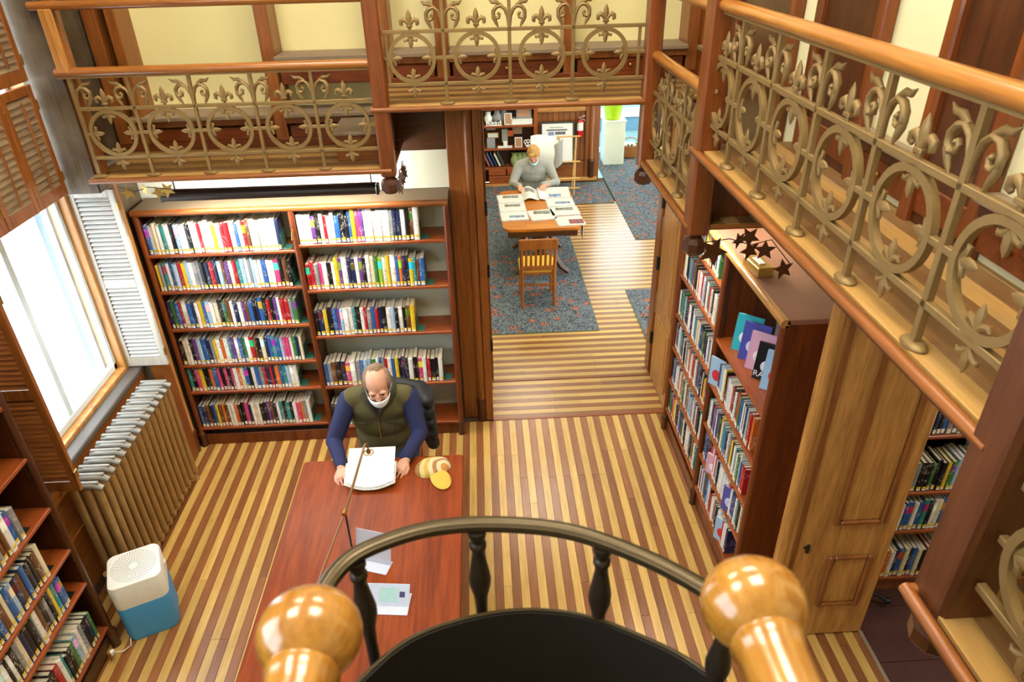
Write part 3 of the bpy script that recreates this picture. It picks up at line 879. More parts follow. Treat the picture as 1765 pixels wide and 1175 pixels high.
# extra upper hand rails over the low sections
sr_ = thing('safety_rail', 'round wooden upper rail over the left gallery railing', 'handrail', (-1.6, 4.64, 3.58))
MB().tube([(-2.60, 4.64, 3.605), (-.67, 4.64, 3.605)], .026, 12).build('rail', 'rail_x', sr_, True)
MB().box(-2.54, 4.60, 3.24, -2.47, 4.63, 3.59, .005).build('bracket_board', 'golden_z', sr_)
sr_ = thing('safety_rail', 'round wooden upper rail over the short far right railing', 'handrail', (1.11, 4.0, 3.58))
MB().tube([(1.11, 3.50, 3.605), (1.11, 4.58, 3.605)], .026, 12).build('rail', 'rail_y', sr_, True)

# ---- empty shelves along the gallery walls
def gallery_case(label, T, L, z, ups, ledges, top=4.3, wide=None, drawers=(), mats=('oak_z', 'yellow_wall'), dp=.235):
    """local x along the wall, y into the wall, front at y=0"""
    t = thing('gallery_bookcase', label, 'bookcase', T @ Vector((L / 2, 0, z)))
    MB(T).box(0, dp, z, L, .255, top).build('back_panel', mats[1], t)
    for (a, b) in ups: MB(T).box(a, 0, z, b, dp, top, .005).build('upright', mats[0], t)
    if wide:
        for (a, b) in ups:
            for (c_, d_) in ((a - .012, a + .05), (b - .05, b + .012)): MB(T).box(c_, -.025, z, d_, dp, top, .008).build('stile', 'post_z', t)
    for (a, b, zl) in ledges:
        MB(T).box(a, -.05, zl - .03, b, dp, zl, .005).build('ledge', 'dusty_ledge', t)
        MB(T).box(a, -.02, zl - .075, b, .0, zl - .03, .004).build('ledge_moulding', mats[0], t)
    for (a, b, za, zb) in drawers:
        MB(T).box(a, -.006, za, b, .02, zb, .005).build('drawer_front', 'cherry_x', t)
        MB(T).ell(((a + b) / 2, -.018, (za + zb) / 2), (.012, .012, .012), 8, 5).build('drawer_knob', 'brass', t)
    MB(T).box(0, -.004, z, L, .03, z + .06, .004).build('plinth', 'cherry_x', t)
    return t
gx0 = -2.62
def ux(*p): return [(a - gx0, b - gx0) for a, b in p]
gallery_case('empty yellow-backed shelves behind the left gallery railing', frame(gx0, 5.24, 0, 1, 0), 1.95, ZL,
             ux((-2.62, -2.53), (-2.47, -2.40), (-1.49, -1.40), (-.72, -.67)), [(.12, 1.13, 2.83), (1.22, 1.90, 3.21), (1.22, 1.90, 2.83)], drawers=[(.25, 1.1, 2.65, 2.74), (1.24, 1.88, 3.02, 3.12), (1.24, 1.88, 2.65, 2.74)])
gx0 = -.67
gallery_case('empty yellow-backed shelves behind the centre gallery railing', frame(gx0, 5.24, 0, 1, 0), 2.23, ZH,
             ux((-.67, -.60), (-.29, -.20), (.60, .68), (1.47, 1.56)), [(.07, .38, 3.21), (.47, 1.27, 3.21), (1.35, 2.14, 3.21)], drawers=[(.49, 1.25, 3.04, 3.13), (1.37, 2.12, 3.04, 3.13), (.09, .36, 3.04, 3.13)])
# right side: local x runs towards the viewer
TG = frame(1.57, 5.24, 0, 0, -1)
TG = Matrix(((0, 1, 0, 1.57), (-1, 0, 0, 5.24), (0, 0, 1, 0), (0, 0, 0, 1)))
gallery_case('yellow-backed shelves with wide red-brown uprights behind the right gallery railing', TG, 6.4, ZL,
             [(.0, .08), (.70, 1.55), (1.80, 2.38), (2.80, 3.20), (3.55, 4.2), (4.6, 5.2)], [(.08, .70, 3.21), (1.55, 1.80, 3.21), (2.38, 2.80, 3.21), (3.20, 3.55, 3.21), (4.2, 4.6, 3.21)], drawers=[(1.85, 2.33, 3.02, 3.13), (2.4, 2.78, 3.02, 3.13), (2.85, 3.15, 3.02, 3.13), (3.22, 3.53, 3.02, 3.13)], mats=('dark_z', 'cream_wall'), dp=.03, wide=True)

# ---------------------------------------------------------------- bookcases
def bookcase(label, T, Wd, D, H, bays, posts, name='bookcase', mats=('cherry_z', 'shelf_x', 'case_back', 'oak_x'), foot=True, handle=None, sub_divider=()):
    """local x along the front, y into the case, z up; bays: (u0, u1, [shelf tops])"""
    t = thing(name, label, 'bookcase', T @ Vector((Wd / 2, D / 2, 0)))
    sh = mats[1]
    MB(T).box(0, D - .015, 0, Wd, D, H).build('back_panel', mats[2], t)
    for a in (0, Wd - .03): MB(T).box(a, .02, 0, a + .03, D - .015, H - .03, .003).build('side_panel', mats[0], t)
    MB(T).box(0, .03, H - .03, Wd, D, H, .003).build('top', mats[4] if len(mats) > 4 else 'dusty_ledge', t)
    MB(T).tube([(0, .022, H - .022), (Wd, .022, H - .022)], .026, 12).build('top_nosing', mats[3], t, True)
    MB(T).box(.0, .035, 0, Wd, .055, .11, .004).build('base_board', mats[0], t)
    for u in posts:      # round front posts with a turned foot
        MB(T).lathe([(.024, .14), (.022, .16), (.022, H - .05), (.02, H - .04)], u, .024, 0, 12).build('front_post', mats[0], t, True)
        if foot: MB(T).lathe([(.03, 0), (.03, .10), (.036, .115), (.036, .135), (.024, .15)], u, .024, 0, 12).build('post_foot', 'dark_z', t, True)
    for u in sub_divider: MB(T).box(u - .013, .03, .1, u + .013, D - .015, H - .03, .003).build('divider', mats[0], t)
    for (u0, u1, zs) in bays:
        for z in zs:
            MB(T).box(u0, .012, z - .026, u1, D - .015, z, .005).build('shelf', sh, t)
        for u in (u0 + .004, u1 - .012):
            MB(T).box(u, .035, .15, u + .008, .05, H - .06).build('peg_strip', 'dark_z', t)
    if handle:
        MB(T).tube([(handle[0], -.004, handle[1]), (handle[0], -.03, handle[1] + .015), (handle[0] + .008, -.03, handle[1] + .075), (handle[0] + .008, -.004, handle[1] + .09)], .006, 6).build('hook', 'brass', t, True)
    return t

TB = frame(-2.608, 5.046, 0, 1, 0)
SL = [1.845, 1.535, 1.195, .85, .58, .20]
SR = [1.885, 1.495, 1.075, .575, .15]
BW = 2.335
DV = 1.161
bookcase('wide red-brown double bookcase against the back wall', TB, BW, .312, 2.2, [(.03, DV - .013, SL), (DV + .013, BW - .03, SR)], (.02, DV, BW - .02), sub_divider=(DV,), handle=(DV - .01, 1.93))
TRT = frame(1.515, 5.03, 0, 0, -1)
SF = [1.88, 1.55, 1.195, .88, .555, .245]
SN = [1.52, 1.16, .815, .52, .20]
bookcase('tall red-brown bookcase along the right wall beside the open door', TRT, 1.92, .43, 2.16, [(.03, .967, SF), (.993, 1.89, SN)], (.02, .98, 1.90), sub_divider=(.98,), mats=('cherry_z', 'shelf_y', 'case_back', 'golden_y', 'case_top'))
TLT = frame(-2.48, 1.2, 0, 0, 1)
LL = [1.905, 1.57, 1.215, .89, .61, .20]
bookcase('dark bookcase in front of the radiator beside the air purifier', TLT, 1.86, .30, 2.2, [(.03, 1.83, LL)], (.02, 1.84), mats=('dark_z', 'shelf_y', 'dark_y', 'oak_y'))
TST = frame(2.36, 3.1, 0, 1, 0)
SS = [1.72, 1.34, .90, .57, .14]
bookcase('low-lit bookcase in the side room behind the open door', TST, 1.3, .30, 2.1, [(.03, 1.27, SS)], (.02, 1.28), mats=('oak_z', 'shelf_x', 'dark_x', 'oak_x'), foot=False)

# ---- books
PAL = [('white', 'f0eeea', 26), ('black', '17171b', 20), ('navy blue', '1f2a52', 11), ('blue', '2f62a8', 9), ('red', 'b3202a', 8), ('cream', 'e8dcbc', 7), ('teal', '2f8f92', 5), ('green', '3f7a44', 5), ('yellow', 'e6c42e', 5), ('orange', 'd8702c', 4), ('purple', '6a3f8a', 4), ('grey', '8a8d92', 8), ('pink', 'd2477f', 3), ('brown', '6f4526', 5), ('pale blue', 'a9c8e4', 6), ('lime green', '9fcb3a', 2)]
PN = [p[0] for p in PAL]; PW = [p[2] for p in PAL]; PC = {p[0]: srgb(p[1]) for p in PAL}
def unit_book():
    c = MB().box(0, .012, 0, .075, 1, 1).box(.925, .012, 0, 1, 1, 1)
    n = 4
    for k in range(n):      # rounded spine
        a0, a1 = PI * k / n, PI * (k + 1) / n
        x0, y0 = .5 - .5 * math.cos(a0), .02 - .035 * math.sin(a0)
        x1, y1 = .5 - .5 * math.cos(a1), .02 - .035 * math.sin(a1)
        c.add([(x0, y0, 0), (x1, y1, 0), (x1, .035, 0), (x0, .035, 0), (x0, y0, 1), (x1, y1, 1), (x1, .035, 1), (x0, .035, 1)],
              [(0, 1, 5, 4), (3, 2, 1, 0), (4, 5, 6, 7), (2, 3, 7, 6)])
    p = MB().box(.075, .035, .02, .925, .965, .975)
    l = MB()
    n = 4
    for k in range(n):
        a0, a1 = PI * (.24 + .52 * k / n), PI * (.24 + .52 * (k + 1) / n)
        x0, y0 = .5 - .5 * math.cos(a0), .016 - .035 * math.sin(a0)
        x1, y1 = .5 - .5 * math.cos(a1), .016 - .035 * math.sin(a1)
        l.add([(x0, y0, .03), (x1, y1, .03), (x1, y1, .17), (x0, y0, .17)], [(0, 1, 2, 3)])
    return c, p, l
UB = unit_book()
BM = [u.mesh(n) for u, n in zip(UB, ('book', 'pages', 'spine_label'))]
BOOKS = []
brnd = random.Random(11)
def fill(T, u0, u1, z, hr, tr, where, depth=(.14, .18), y=.024, weights=None, maxh=9, lean_end=True, start=0, tall_runs=False):
    u = u0
    k = start
    hb = brnd.uniform(*hr)
    while True:
        th = brnd.uniform(*tr)
        if u + th > u1: break
        if brnd.random() < .25: hb = brnd.uniform(*hr)
        h = min(maxh, hb + brnd.uniform(-.012, .012))
        col = brnd.choices(PN, weights or PW)[0]
        dp = brnd.uniform(*depth)
        M = T @ T_((u, y + brnd.uniform(0, .012), z + .0005)) @ SC(th - .0012, dp, h)
        k += 1
        BOOKS.append((M, col, k, where, T))
        u += th + (brnd.random() < .05) * .004
    return u, k
def W_(**kw):
    w = list(PW)
    for a, b in kw.items(): w[PN.index(a.replace('_', ' '))] = b
    return w
shelf_names = ['top', 'second', 'third', 'fourth', 'fifth', 'bottom']
ENDS = []
def row(T, u0, u1, z, *a, end=None, **kw):
    u, k = fill(T, u0, u1, z, *a, **kw)
    if end: ENDS.append((T, u, z, end))
fr_l = [.925, .955, .95, .93, .86, .91]
wts = [W_(white=60, pale_blue=14, black=10), W_(white=34, pale_blue=12), W_(blue=16, green=10, white=24), W_(navy_blue=22, blue=16, black=24), W_(black=36), W_(orange=10, black=22, brown=9)]
for k, z in enumerate(SL):
    row(TB, .05, .05 + (DV - .08) * fr_l[k], z, (.222, .245) if k > 1 else (.225, .25), (.022, .036), '%s shelf, left bay of back bookcase' % shelf_names[k], weights=wts[k], maxh=[.30, .27, .29, .28, .215, .31][k], end='green bookend on the %s shelf, left bay of back bookcase' % shelf_names[k])
fr_r = [.87, .885, .78, .955, .80]
wts = [W_(white=50, pink=6), W_(white=36, yellow=10), W_(black=24), W_(blue=14), W_(purple=12, black=30)]
sn_r = ['top', 'second', 'third', 'fourth', 'bottom']
for k, z in enumerate(SR):
    row(TB, DV + .03, DV + .03 + (DV - .08) * fr_r[k], z, (.222, .262), (.024, .042), '%s shelf, right bay of back bookcase' % sn_r[k], weights=wts[k], maxh=.30 if k < 4 else .26, end='green bookend on the %s shelf, right bay of back bookcase' % sn_r[k])
for k, z in enumerate(SF):
    row(TRT, .05, .05 + .89 * (.97 if k else .9), z, (.20, .235), (.02, .036), '%s shelf, far bay of right bookcase' % shelf_names[k], weights=W_(white=30, black=18), maxh=.245)
sn_n = ['display', 'second', 'third', 'fourth', 'bottom']
for k, z in enumerate(SN):
    if k == 0: continue
    row(TRT, 1.09 if k == 1 else 1.02, 1.02 + .86 * [0, .86, .90, .93, .80][k], z, (.20, .25), (.014, .032), '%s shelf, near bay of right bookcase' % sn_n[k], weights=W_(white=46, red=12, pale_blue=10), maxh=.27)
le = [2.45, 2.60, 2.84, 2.86, 2.93, 2.97]
for k, z in enumerate(LL):
    row(TLT, .5, le[k] - 1.2, z, (.215, .25), (.026, .042), '%s shelf, bookcase by the purifier' % shelf_names[k], weights=W_(black=32, grey=20, white=12, navy_blue=14), maxh=.26, end='dark bookend on the %s shelf, bookcase by the purifier' % shelf_names[k] if k in (2, 3, 4) else None)
for k, z in enumerate(SS):
    row(TST, .05, 1.2, z, (.215, .24), (.022, .036), '%s shelf, side room bookcase' % sn_r[k], weights=W_(white=18, blue=16, black=20), maxh=.27)
# project spines to pick the individually built ones
def seen_area(M):
    out = []
    for p in ((0, 0, 0), (1, 0, 0), (0, 0, 1), (1, 0, 1), (.5, .5, 1)):
        d = (M @ Vector(p)) - Vector((0, 0, CAM_H))
        w = d.dot(fw)
        out.append((882.5 + CAM_F * d.dot(rt) / w, 587.5 - CAM_F * d.dot(up) / w))
    if not any(-10 < a < 1775 and -10 < b < 1185 for a, b in out): return -1
    (x0, y0), (x1, y1), (x2, y2), (x3, y3), _ = out
    return abs((x1 - x0) * (y2 - y0) - (x2 - x0) * (y1 - y0)) + 12
def hidden(M, T, where):
    c = M @ Vector((.5, 0, .5))
    if 'side room' in where: return c.x > 3.0 or c.z > 1.3
    if 'purifier' in where: return c.y < 2.2
    if where.startswith('bottom shelf, right bay'): return -1.24 < c.x < -.62
    return False
SB = sorted([(seen_area(b[0]) if not hidden(b[0], b[4], b[3]) else -1, n) for n, b in enumerate(BOOKS)], reverse=True)
solo = {n for a, n in SB[:300] if a > 0}
def side_word(where):
    if 'right bookcase' in where: return 'from the doorway end'
    if 'purifier' in where: return 'from the hidden end'
    return 'from the left'
stv, stf, stc = [], [], []
for n, (M, col, k, where, T) in enumerate(BOOKS):
    if n in solo:
        o = inst('book', BM[0], 'book_cover', None, M)
        o.color = PC[col]
        tag(o, '%s book, %s %s, %s' % (col, ords[k - 1], side_word(where), where), 'book', 'books on the library shelves')
        inst('pages', BM[1], 'page_edge', o, M)
        inst('spine_label', BM[2], 'spine_sticker', o, M)
    else:
        for u, c in zip(UB, (PC[col], srgb('efe6cc'), srgb('f2eee0'))):
            b = len(stv)
            stv += [M @ Vector(p) for p in u.v]
            for f in u.f:
                stf.append([b + i for i in f]); stc.append(c)
if stv:
    me = bpy.data.meshes.new('shelved_books')
    me.from_pydata([tuple(p) for p in stv], [], stf)
    ca = me.color_attributes.new('Col', 'FLOAT_COLOR', 'CORNER')
    cols = []
    for f, c in zip(stf, stc): cols += list(c) * len(f)
    ca.data.foreach_set('color', cols)
    so = inst('shelved_books', me, 'book_stuff')
    tag(so, 'smaller and farther books filling the rest of the library shelves', 'books', None, 'stuff')
BE = None
for (T, u, z, lab) in ENDS:
    if BE is None:
        BE = MB().box(.0, .02, 0, .06, .12, .002).box(0, .02, 0, .002, .14, .13).mesh('bookend')
        BE2 = BE.copy(); BE2.materials.append(M_('black'))
    g = lab.startswith('green')
    o = inst('bookend', BE if g else BE2, 'green_metal', None, T @ T_((u + .003, .02, z + .0005)))
    tag(o, lab, 'bookend', 'metal bookends')
# face-out picture books on the display shelf
COV = [('teal', '35aebc', 'e8eef0'), ('violet-blue', '4a4fa8', 'c8cce8'), ('pink and white', 'd8a8c4', 'f0e4ea'), ('black', '15161c', 'dcdce4'), ('icy blue', '9fc4e6', 'd03040'), ('grey-green', '8fa8a0', 'e6e6e0')]
for k, (nm, c1, c2) in enumerate(COV):
    plain('cover_' + nm, c1, .3, 0, .1, 9)
    plain('cover_art_' + nm, c2, .3, 0, .25, 40)
    h = (.25, .255, .25, .24, .25, .24)[k]
    M = TRT @ T_((1.20 + k * .115, .13 + .006 * k, SN[0] + .001)) @ RZ(R(50)) @ RX(R(-12))
    t = thing('display_book', '%s picture book standing face-out, %s from the divider on the display shelf' % (nm, ords[k]), 'book', M @ Vector((0, 0, 0)), group='face-out books')
    MB(M).box(-.085, 0, 0, .085, .003, h, .001).box(-.085, .017, 0, .085, .02, h, .001).box(-.085, 0, 0, -.082, .02, h).build('cover', 'cover_' + nm, t)
    MB(M).box(-.081, .003, .004, .08, .017, h - .004).build('pages', 'page_edge', t)
    MB(M).ell((.0, -.001, h * .38), (.05, .002, h * .18), 10, 6).build('cover_art', 'cover_art_' + nm, t)
    if k == 3:
        cu = bpy.data.curves.new('title', 'FONT'); cu.body = 'RAVEN'; cu.size = .052; cu.align_x = 'CENTER'; cu.extrude = .0005
        o = bpy.data.objects.new('title', cu); C.objects.link(o)
        me = bpy.data.meshes.new_from_object(o.evaluated_get(bpy.context.evaluated_depsgraph_get()))
        bpy.data.objects.remove(o); bpy.data.curves.remove(cu)
        inst('title', me, 'paper', t, M @ T_((0, -.003, .02)) @ RX(PI / 2))
# big pictorial book at the far end of the second shelf and a few in front of the rows
for (u, z, nm, h, lab) in ((1.055, SN[1], 'icy blue', .22, 'blue pictorial book standing at the far end of the second shelf, right bookcase'), (1.25, SN[3], 'pink and white', .17, 'pink-and-white book facing out in front of the fourth shelf row, right bookcase'), (1.62, SN[3], 'violet-blue', .2, 'violet book facing out near the open end of the fourth shelf, right bookcase'), (1.58, SN[4], 'icy blue', .2, 'light blue book facing out near the door on the bottom shelf, right bookcase')):
    M = TRT @ T_((u, .03, z + .001)) @ RZ(R(32))
    t = thing('display_book', lab, 'book', M @ Vector((0, 0, 0)), group='face-out books')
    MB(M).box(-.06, 0, 0, .06, .003, h, .001).box(-.06, .013, 0, .06, .016, h, .001).box(-.06, 0, 0, -.057, .016, h).build('cover', 'cover_' + nm, t)
    MB(M).box(-.056, .003, .004, .056, .013, h - .004).build('pages', 'page_edge', t)
    MB(M).ell((0, -.001, h * .4), (.035, .002, h * .2), 10, 6).build('cover_art', 'cover_art_' + nm, t)

# ---------------------------------------------------------------- strip lights above the bookcases
def strip_light(T, L, label):
    t = thing('strip_light', label, 'lamp', T @ Vector((L / 2, 0, 0)), group='strip lights under the gallery')
    n = 9
    pr = [(-.052 * math.cos(R(-35 + 190 * k / n)), .045 * math.sin(R(-35 + 190 * k / n))) for k in range(n + 1)]
    inner = [(a * .9, b * .9) for a, b in reversed(pr)]
    P = pr + inner
    Tm = T @ Matrix(((0, 0, 1, 0), (1, 0, 0, 0), (0, 1, 0, 0), (0, 0, 0, 1)))
    MB(Tm).prism(P, 0, L).build('reflector', 'housing', t)
    MB(T).tube([(.03, .022, .0), (L - .03, .022, .0)], .013, 10).build('tube', 'tube_light', t, True)
    for a in (-.02, L): MB(T).box(a, -.04, -.035, a + .02, .04, .035, .005).build('end_cap', 'black', t)
    for a in (.08, L - .03): MB(T).box(a - .004, -.004, .04, a + .004, .004, .135).build('hanger', 'black', t)
strip_light(frame(-2.225, 4.85, 2.375, 1, 0), 1.47, 'long dark strip light hanging over the double bookcase')
strip_light(frame(1.38, 4.62, 2.40, 0, -1), .72, 'strip light hidden under the lower right gallery corner')

# star garlands
def star_poly(r, n=5):
    return [(r * (1 if k % 2 == 0 else .45) * math.sin(PI * k / n), r * (1 if k % 2 == 0 else .45) * math.cos(PI * k / n)) for k in range(2 * n)]
def garland(pts, stars, label, mat):
    t = thing('star_garland', label, 'garland', pts[0], group='star garlands')
    MB().tube(pts, .003, 5).build('wire', 'iron_dark', t)
    for (p, r, a) in stars:
        MB(T_(p) @ RZ(a) @ RX(R(80 + 20 * random.random())) @ RZ(random.random())).prism(star_poly(r), -.002, .002).build('star', mat, t)
garland([(-2.45, 4.70, 2.50), (-2.35, 4.70, 2.46), (-2.25, 4.70, 2.49), (-2.1, 4.70, 2.47)], [((-2.39, 4.70, 2.455), .05, .3), ((-2.28, 4.70, 2.475), .04, -.4), ((-2.19, 4.70, 2.45), .05, .2), ((-2.13, 4.70, 2.465), .055, 0)], 'gold star garland under the window end of the left gallery', 'gold_star')
garland([(-.58, 4.66 + .1 * k, 2.50 - .03 * (k % 2)) for k in range(6)], [((-.57, 4.64 + .055 * k, 2.47 - .035 * (k % 3)), .045, 1.2) for k in range(9)], 'dark star garland hanging from the inner end of the left gallery', 'star_dark')
garland([(1.15, 3.40, 2.49), (1.28, 3.39, 2.51), (1.40, 3.39, 2.47), (1.50, 3.38, 2.50), (1.62, 3.36, 2.36)], [((1.20, 3.39, 2.44), .085, .1), ((1.385, 3.39, 2.515), .06, 0), ((1.395, 3.385, 2.44), .06, .2), ((1.475, 3.38, 2.44), .06, -.2), ((1.585, 3.36, 2.335), .06, .1), ((1.33, 3.39, 2.50), .05, .5)], 'brown star garland under the corner of the right gallery', 'star_dark')
tb = thing('tissue_box', 'golden box lying on top of the right bookcase', 'box', (1.60, 3.72, 2.16), .1)
MB(WM[tb.name]).box(-.05, -.1, 0, .05, .1, .06, .004).build('box_body', 'gold_star', tb)
MB(WM[tb.name]).box(-.02, -.05, .06, .02, .05, .066, .002).build('slot', 'paper', tb)

# ---------------------------------------------------------------- open door leaf on the right
d3 = tag(MB().box(1.665, 2.815, .015, 2.285, 2.855, 2.5, .004).build('door_3', 'golden_z'), 'open panelled wooden door beside the right bookcase', None, None, 'structure')
MB().lathe([(.034, .015), (.034, 2.5)], 1.648, 2.835, 0, 14).build('rounded_edge', 'golden_z', d3, True)
MB().box(1.70, 2.806, .015, 1.73, 2.816, 2.5, .003).build('edge_bead', 'oak_z', d3)
def door_panel(x0, x1, z0, z1):
    m = .035
    for b in ((x0, z0, x0 + m, z1), (x1 - m, z0, x1, z1), (x0 + m, z0, x1 - m, z0 + m), (x0 + m, z1 - m, x1 - m, z1)):
        MB().box(b[0], 2.793, b[1], b[2], 2.816, b[3], .011).build('panel_moulding', 'oak_z', d3)
    MB().box(x0 + m, 2.809, z0 + m, x1 - m, 2.8155, z1 - m, .003).build('panel', 'golden_z', d3)
door_panel(1.93, 2.20, .29, .73)
door_panel(1.90, 2.20, .98, 2.35)
MB().box(1.78, 2.803, .765, 1.80, 2.816, .83, .003).box(1.765, 2.803, .80, 1.785, 2.816, .815, .002).build('keyhole_plate', 'black', d3)
ds = thing('door_stop', 'small black door stop at the foot of the side room bookcase', 'door stop', (2.52, 3.03, 0))
MB().tube([(2.44, 3.06, .085), (2.50, 3.03, .075), (2.545, 3.0, .06)], [.01, .012, .012], 8).build('arm', 'black', ds, True)
MB().ell((2.55, 3.0, .055), (.028, .025, .022), 10, 6).build('tip', 'black', ds, True)

# ---------------------------------------------------------------- radiator
t = thing('radiator', 'cast iron column radiator under the bright window', 'radiator', (-2.6, 4.05, 0))
NS = 15
for k in range(NS):
    y = 3.47 + k * (4.62 - 3.47) / (NS - 1)
    Q = MB()
    for x in (-2.67, -2.595, -2.52):
        Q.tube([(x, y, .06), (x, y, .12), (x, y, .5), (x, y, .88), (x, y, .95)], [.028, .030, .026, .030, .026], 10, flat=((0, 1, 0), .72))
    Q.tube([(-2.70, y, .10), (-2.595, y, .085), (-2.49, y, .10)], [.022, .026, .022], 10)
    inst_o = Q.build('section', 'radiator', t, True)
    Q = MB()
    Q.tube([(-2.705, y, .955), (-2.66, y, .972), (-2.53, y, .972), (-2.485, y, .945)], [.020, .025, .025, .022], 10)
    Q.box(-2.70, y - .012, .985, -2.50, y + .012, 1.003, .006)
    Q.build('section_cap', 'radiator_top', inst_o, True)
for y in (3.47, 4.62):
    for x in (-2.67, -2.52): MB().lathe([(.032, 0), (.03, .02), (.018, .07)], x, y, 0, 10).build('foot', 'radiator', t, True)
MB().tube([(-2.62, 3.40, 0), (-2.62, 3.40, .25), (-2.62, 3.36, .3)], .02, 10).build('valve_pipe', 'radiator', t, True)

# ---------------------------------------------------------------- air purifier
PM = T_((-2.335, 3.24, 0)) @ RZ(R(24)) @ SC(1.06, 1.06, 1.0)
t = thing('air_purifier', 'white air purifier with blue fabric base on the striped floor', 'air purifier', (-2.325, 3.235, 0), R(24))
def rsq(hx, hy, r, n=6):
    o = []
    for cx, cy, a in ((hx - r, hy - r, 0), (-hx + r, hy - r, 90), (-hx + r, -hy + r, 180), (hx - r, -hy + r, 270)):
        for k in range(n + 1):
            w = R(a + 90 * k / n)
            o.append((cx + r * math.cos(w), cy + r * math.sin(w)))
    return o
def loft(mb, rings):
    n = len(rings[0][0])
    vs = [(x, y, z) for poly, z in rings for x, y in poly]
    fs = []
    for i in range(len(rings) - 1):
        for k in range(n):
            l = (k + 1) % n
            fs.append((i * n + k, i * n + l, (i + 1) * n + l, (i + 1) * n + k))
    fs.append(tuple(range(n - 1, -1, -1))); fs.append(tuple((len(rings) - 1) * n + k for k in range(n)))
    return mb.add(vs, fs)
loft(MB(PM), [(rsq(.14, .14, .05), 0), (rsq(.146, .146, .05), .02), (rsq(.148, .148, .05), .30)]).build('fabric_base', 'blue_plastic', t, True)
loft(MB(PM), [(rsq(.148, .148, .05), .301), (rsq(.150, .150, .05), .47), (rsq(.144, .144, .045), .487), (rsq(.132, .132, .036), .492)]).build('shell', 'white_plastic', t, True)
Q = MB(PM)
for ri in range(3, 13):
    rad = ri * .0098
    nn = int(10 + ri * 3.2)
    for k in range(nn):
        w = 2 * PI * k / nn + ri * .13
        rx = rad * math.cos(w) * 1.05; ry = rad * math.sin(w) * 1.05
        Q.box(rx - .0026, ry - .0026, .4921, rx + .0026, ry + .0026, .4927)
g = Q.build('grille', 'grille_dark', t)
MB(PM).box(.150, .03, .36, .157, .075, .40, .003).build('button', 'white_plastic', t)
MB().tube([(-2.43, 3.09, .02), (-2.40, 3.02, .006), (-2.42, 2.96, .03), (-2.45, 2.925, .075), (-2.455, 2.915, .085)], .004, 6).build('power_cord', 'white_plastic', t, True)
MB().box(-2.457, 2.90, .07, -2.44, 2.93, .10, .004).build('plug', 'white_plastic', t)
o = thing('wall_outlet', 'small outlet plate on the plinth of the bookcase beside the purifier', 'outlet', (-2.445, 2.915, .04))
MB().box(-2.462, 2.885, .035, -2.4575, 2.945, .125, .002).build('plate', 'brass', o)
for z in (.06, .095): MB().box(-2.4575, 2.905, z - .01, -2.4565, 2.925, z + .01).build('socket', 'white_plastic', o)

# ---------------------------------------------------------------- reading table in the hall
def rrect(x0, y0, x1, y1, r, n=5):
    return [((x0 + x1) / 2 + a, (y0 + y1) / 2 + b) for a, b in rsq((x1 - x0) / 2, (y1 - y0) / 2, r, n)]
t = thing('library_table', 'long reddish wooden library table where the man in the vest reads', 'table', (-.78, 2.7, 0))
TX0, TX1, TY0, TY1 = -1.335, -.222, 1.5, 3.86
loft(MB(), [(rrect(TX0 + .008, TY0 + .008, TX1 - .008, TY1 - .008, .02), .728), (rrect(TX0, TY0, TX1, TY1, .02), .736), (rrect(TX0, TY0, TX1, TY1, .02), .752), (rrect(TX0 + .006, TY0 + .006, TX1 - .006, TY1 - .006, .018), .76)]).build('table_top', 'table_y', t)
MB().box(TX0 + .08, TY0 + .08, .63, TX1 - .08, TY1 - .08, .728, .004).build('apron', 'table_y', t)
for x in (TX0 + .12, TX1 - .12):
    for y in (TY0 + .15, TY1 - .15):
        MB().lathe([(.045, 0), (.05, .05), (.035, .1), (.05, .3), (.055, .5), (.045, .58), (.055, .63)], x, y, 0, 12).build('leg', 'table_y', t, True)
# brass bar lamp on the table
t = thing('bar_lamp', 'slender brass bar with a hook on a black post on the library table', 'lamp', (-.856, 2.95, .76))
MB().lathe([(.05, 0), (.05, .008), (.02, .015), (.008, .03)], -.856, 2.95, .76, 16).build('base', 'black', t, True)
MB().tube([(-.856, 2.95, .775), (-.856, 2.95, 1.13)], .006, 8).build('post', 'black', t)
MB().tube([(-.862, 2.90, 1.14), (-.905, 2.55, 1.14), (-.93, 2.3, 1.135)], .006, 8).build('bar', 'old_brass', t, True)
MB().tube([(-.856, 2.95, 1.14), (-.84, 3.2, 1.14), (-.825, 3.50, 1.14), (-.822, 3.545, 1.138), (-.815, 3.565, 1.12), (-.81, 3.56, 1.095)], [.008, .008, .008, .0085, .008, .006], 8).build('hook_arm', 'old_brass', t, True)
MB().tube([(-.858, 2.925, 1.14), (-.855, 2.965, 1.14)], .013, 10).build('joint_collar', 'brass', t, True)
MB().lathe([(.0, 0), (.012, .006), (.016, .02), (.01, .032), (.006, .045)], -.81, 3.555, 1.05, 10).build('finial', 'brass', t, True)
MB().tube([(-.81 + .03 * math.cos(2 * PI * k / 14), 3.555 + .03 * math.sin(2 * PI * k / 14), 1.062) for k in range(14)], .004, 6, True).build('shade_ring', 'brass', t, True)
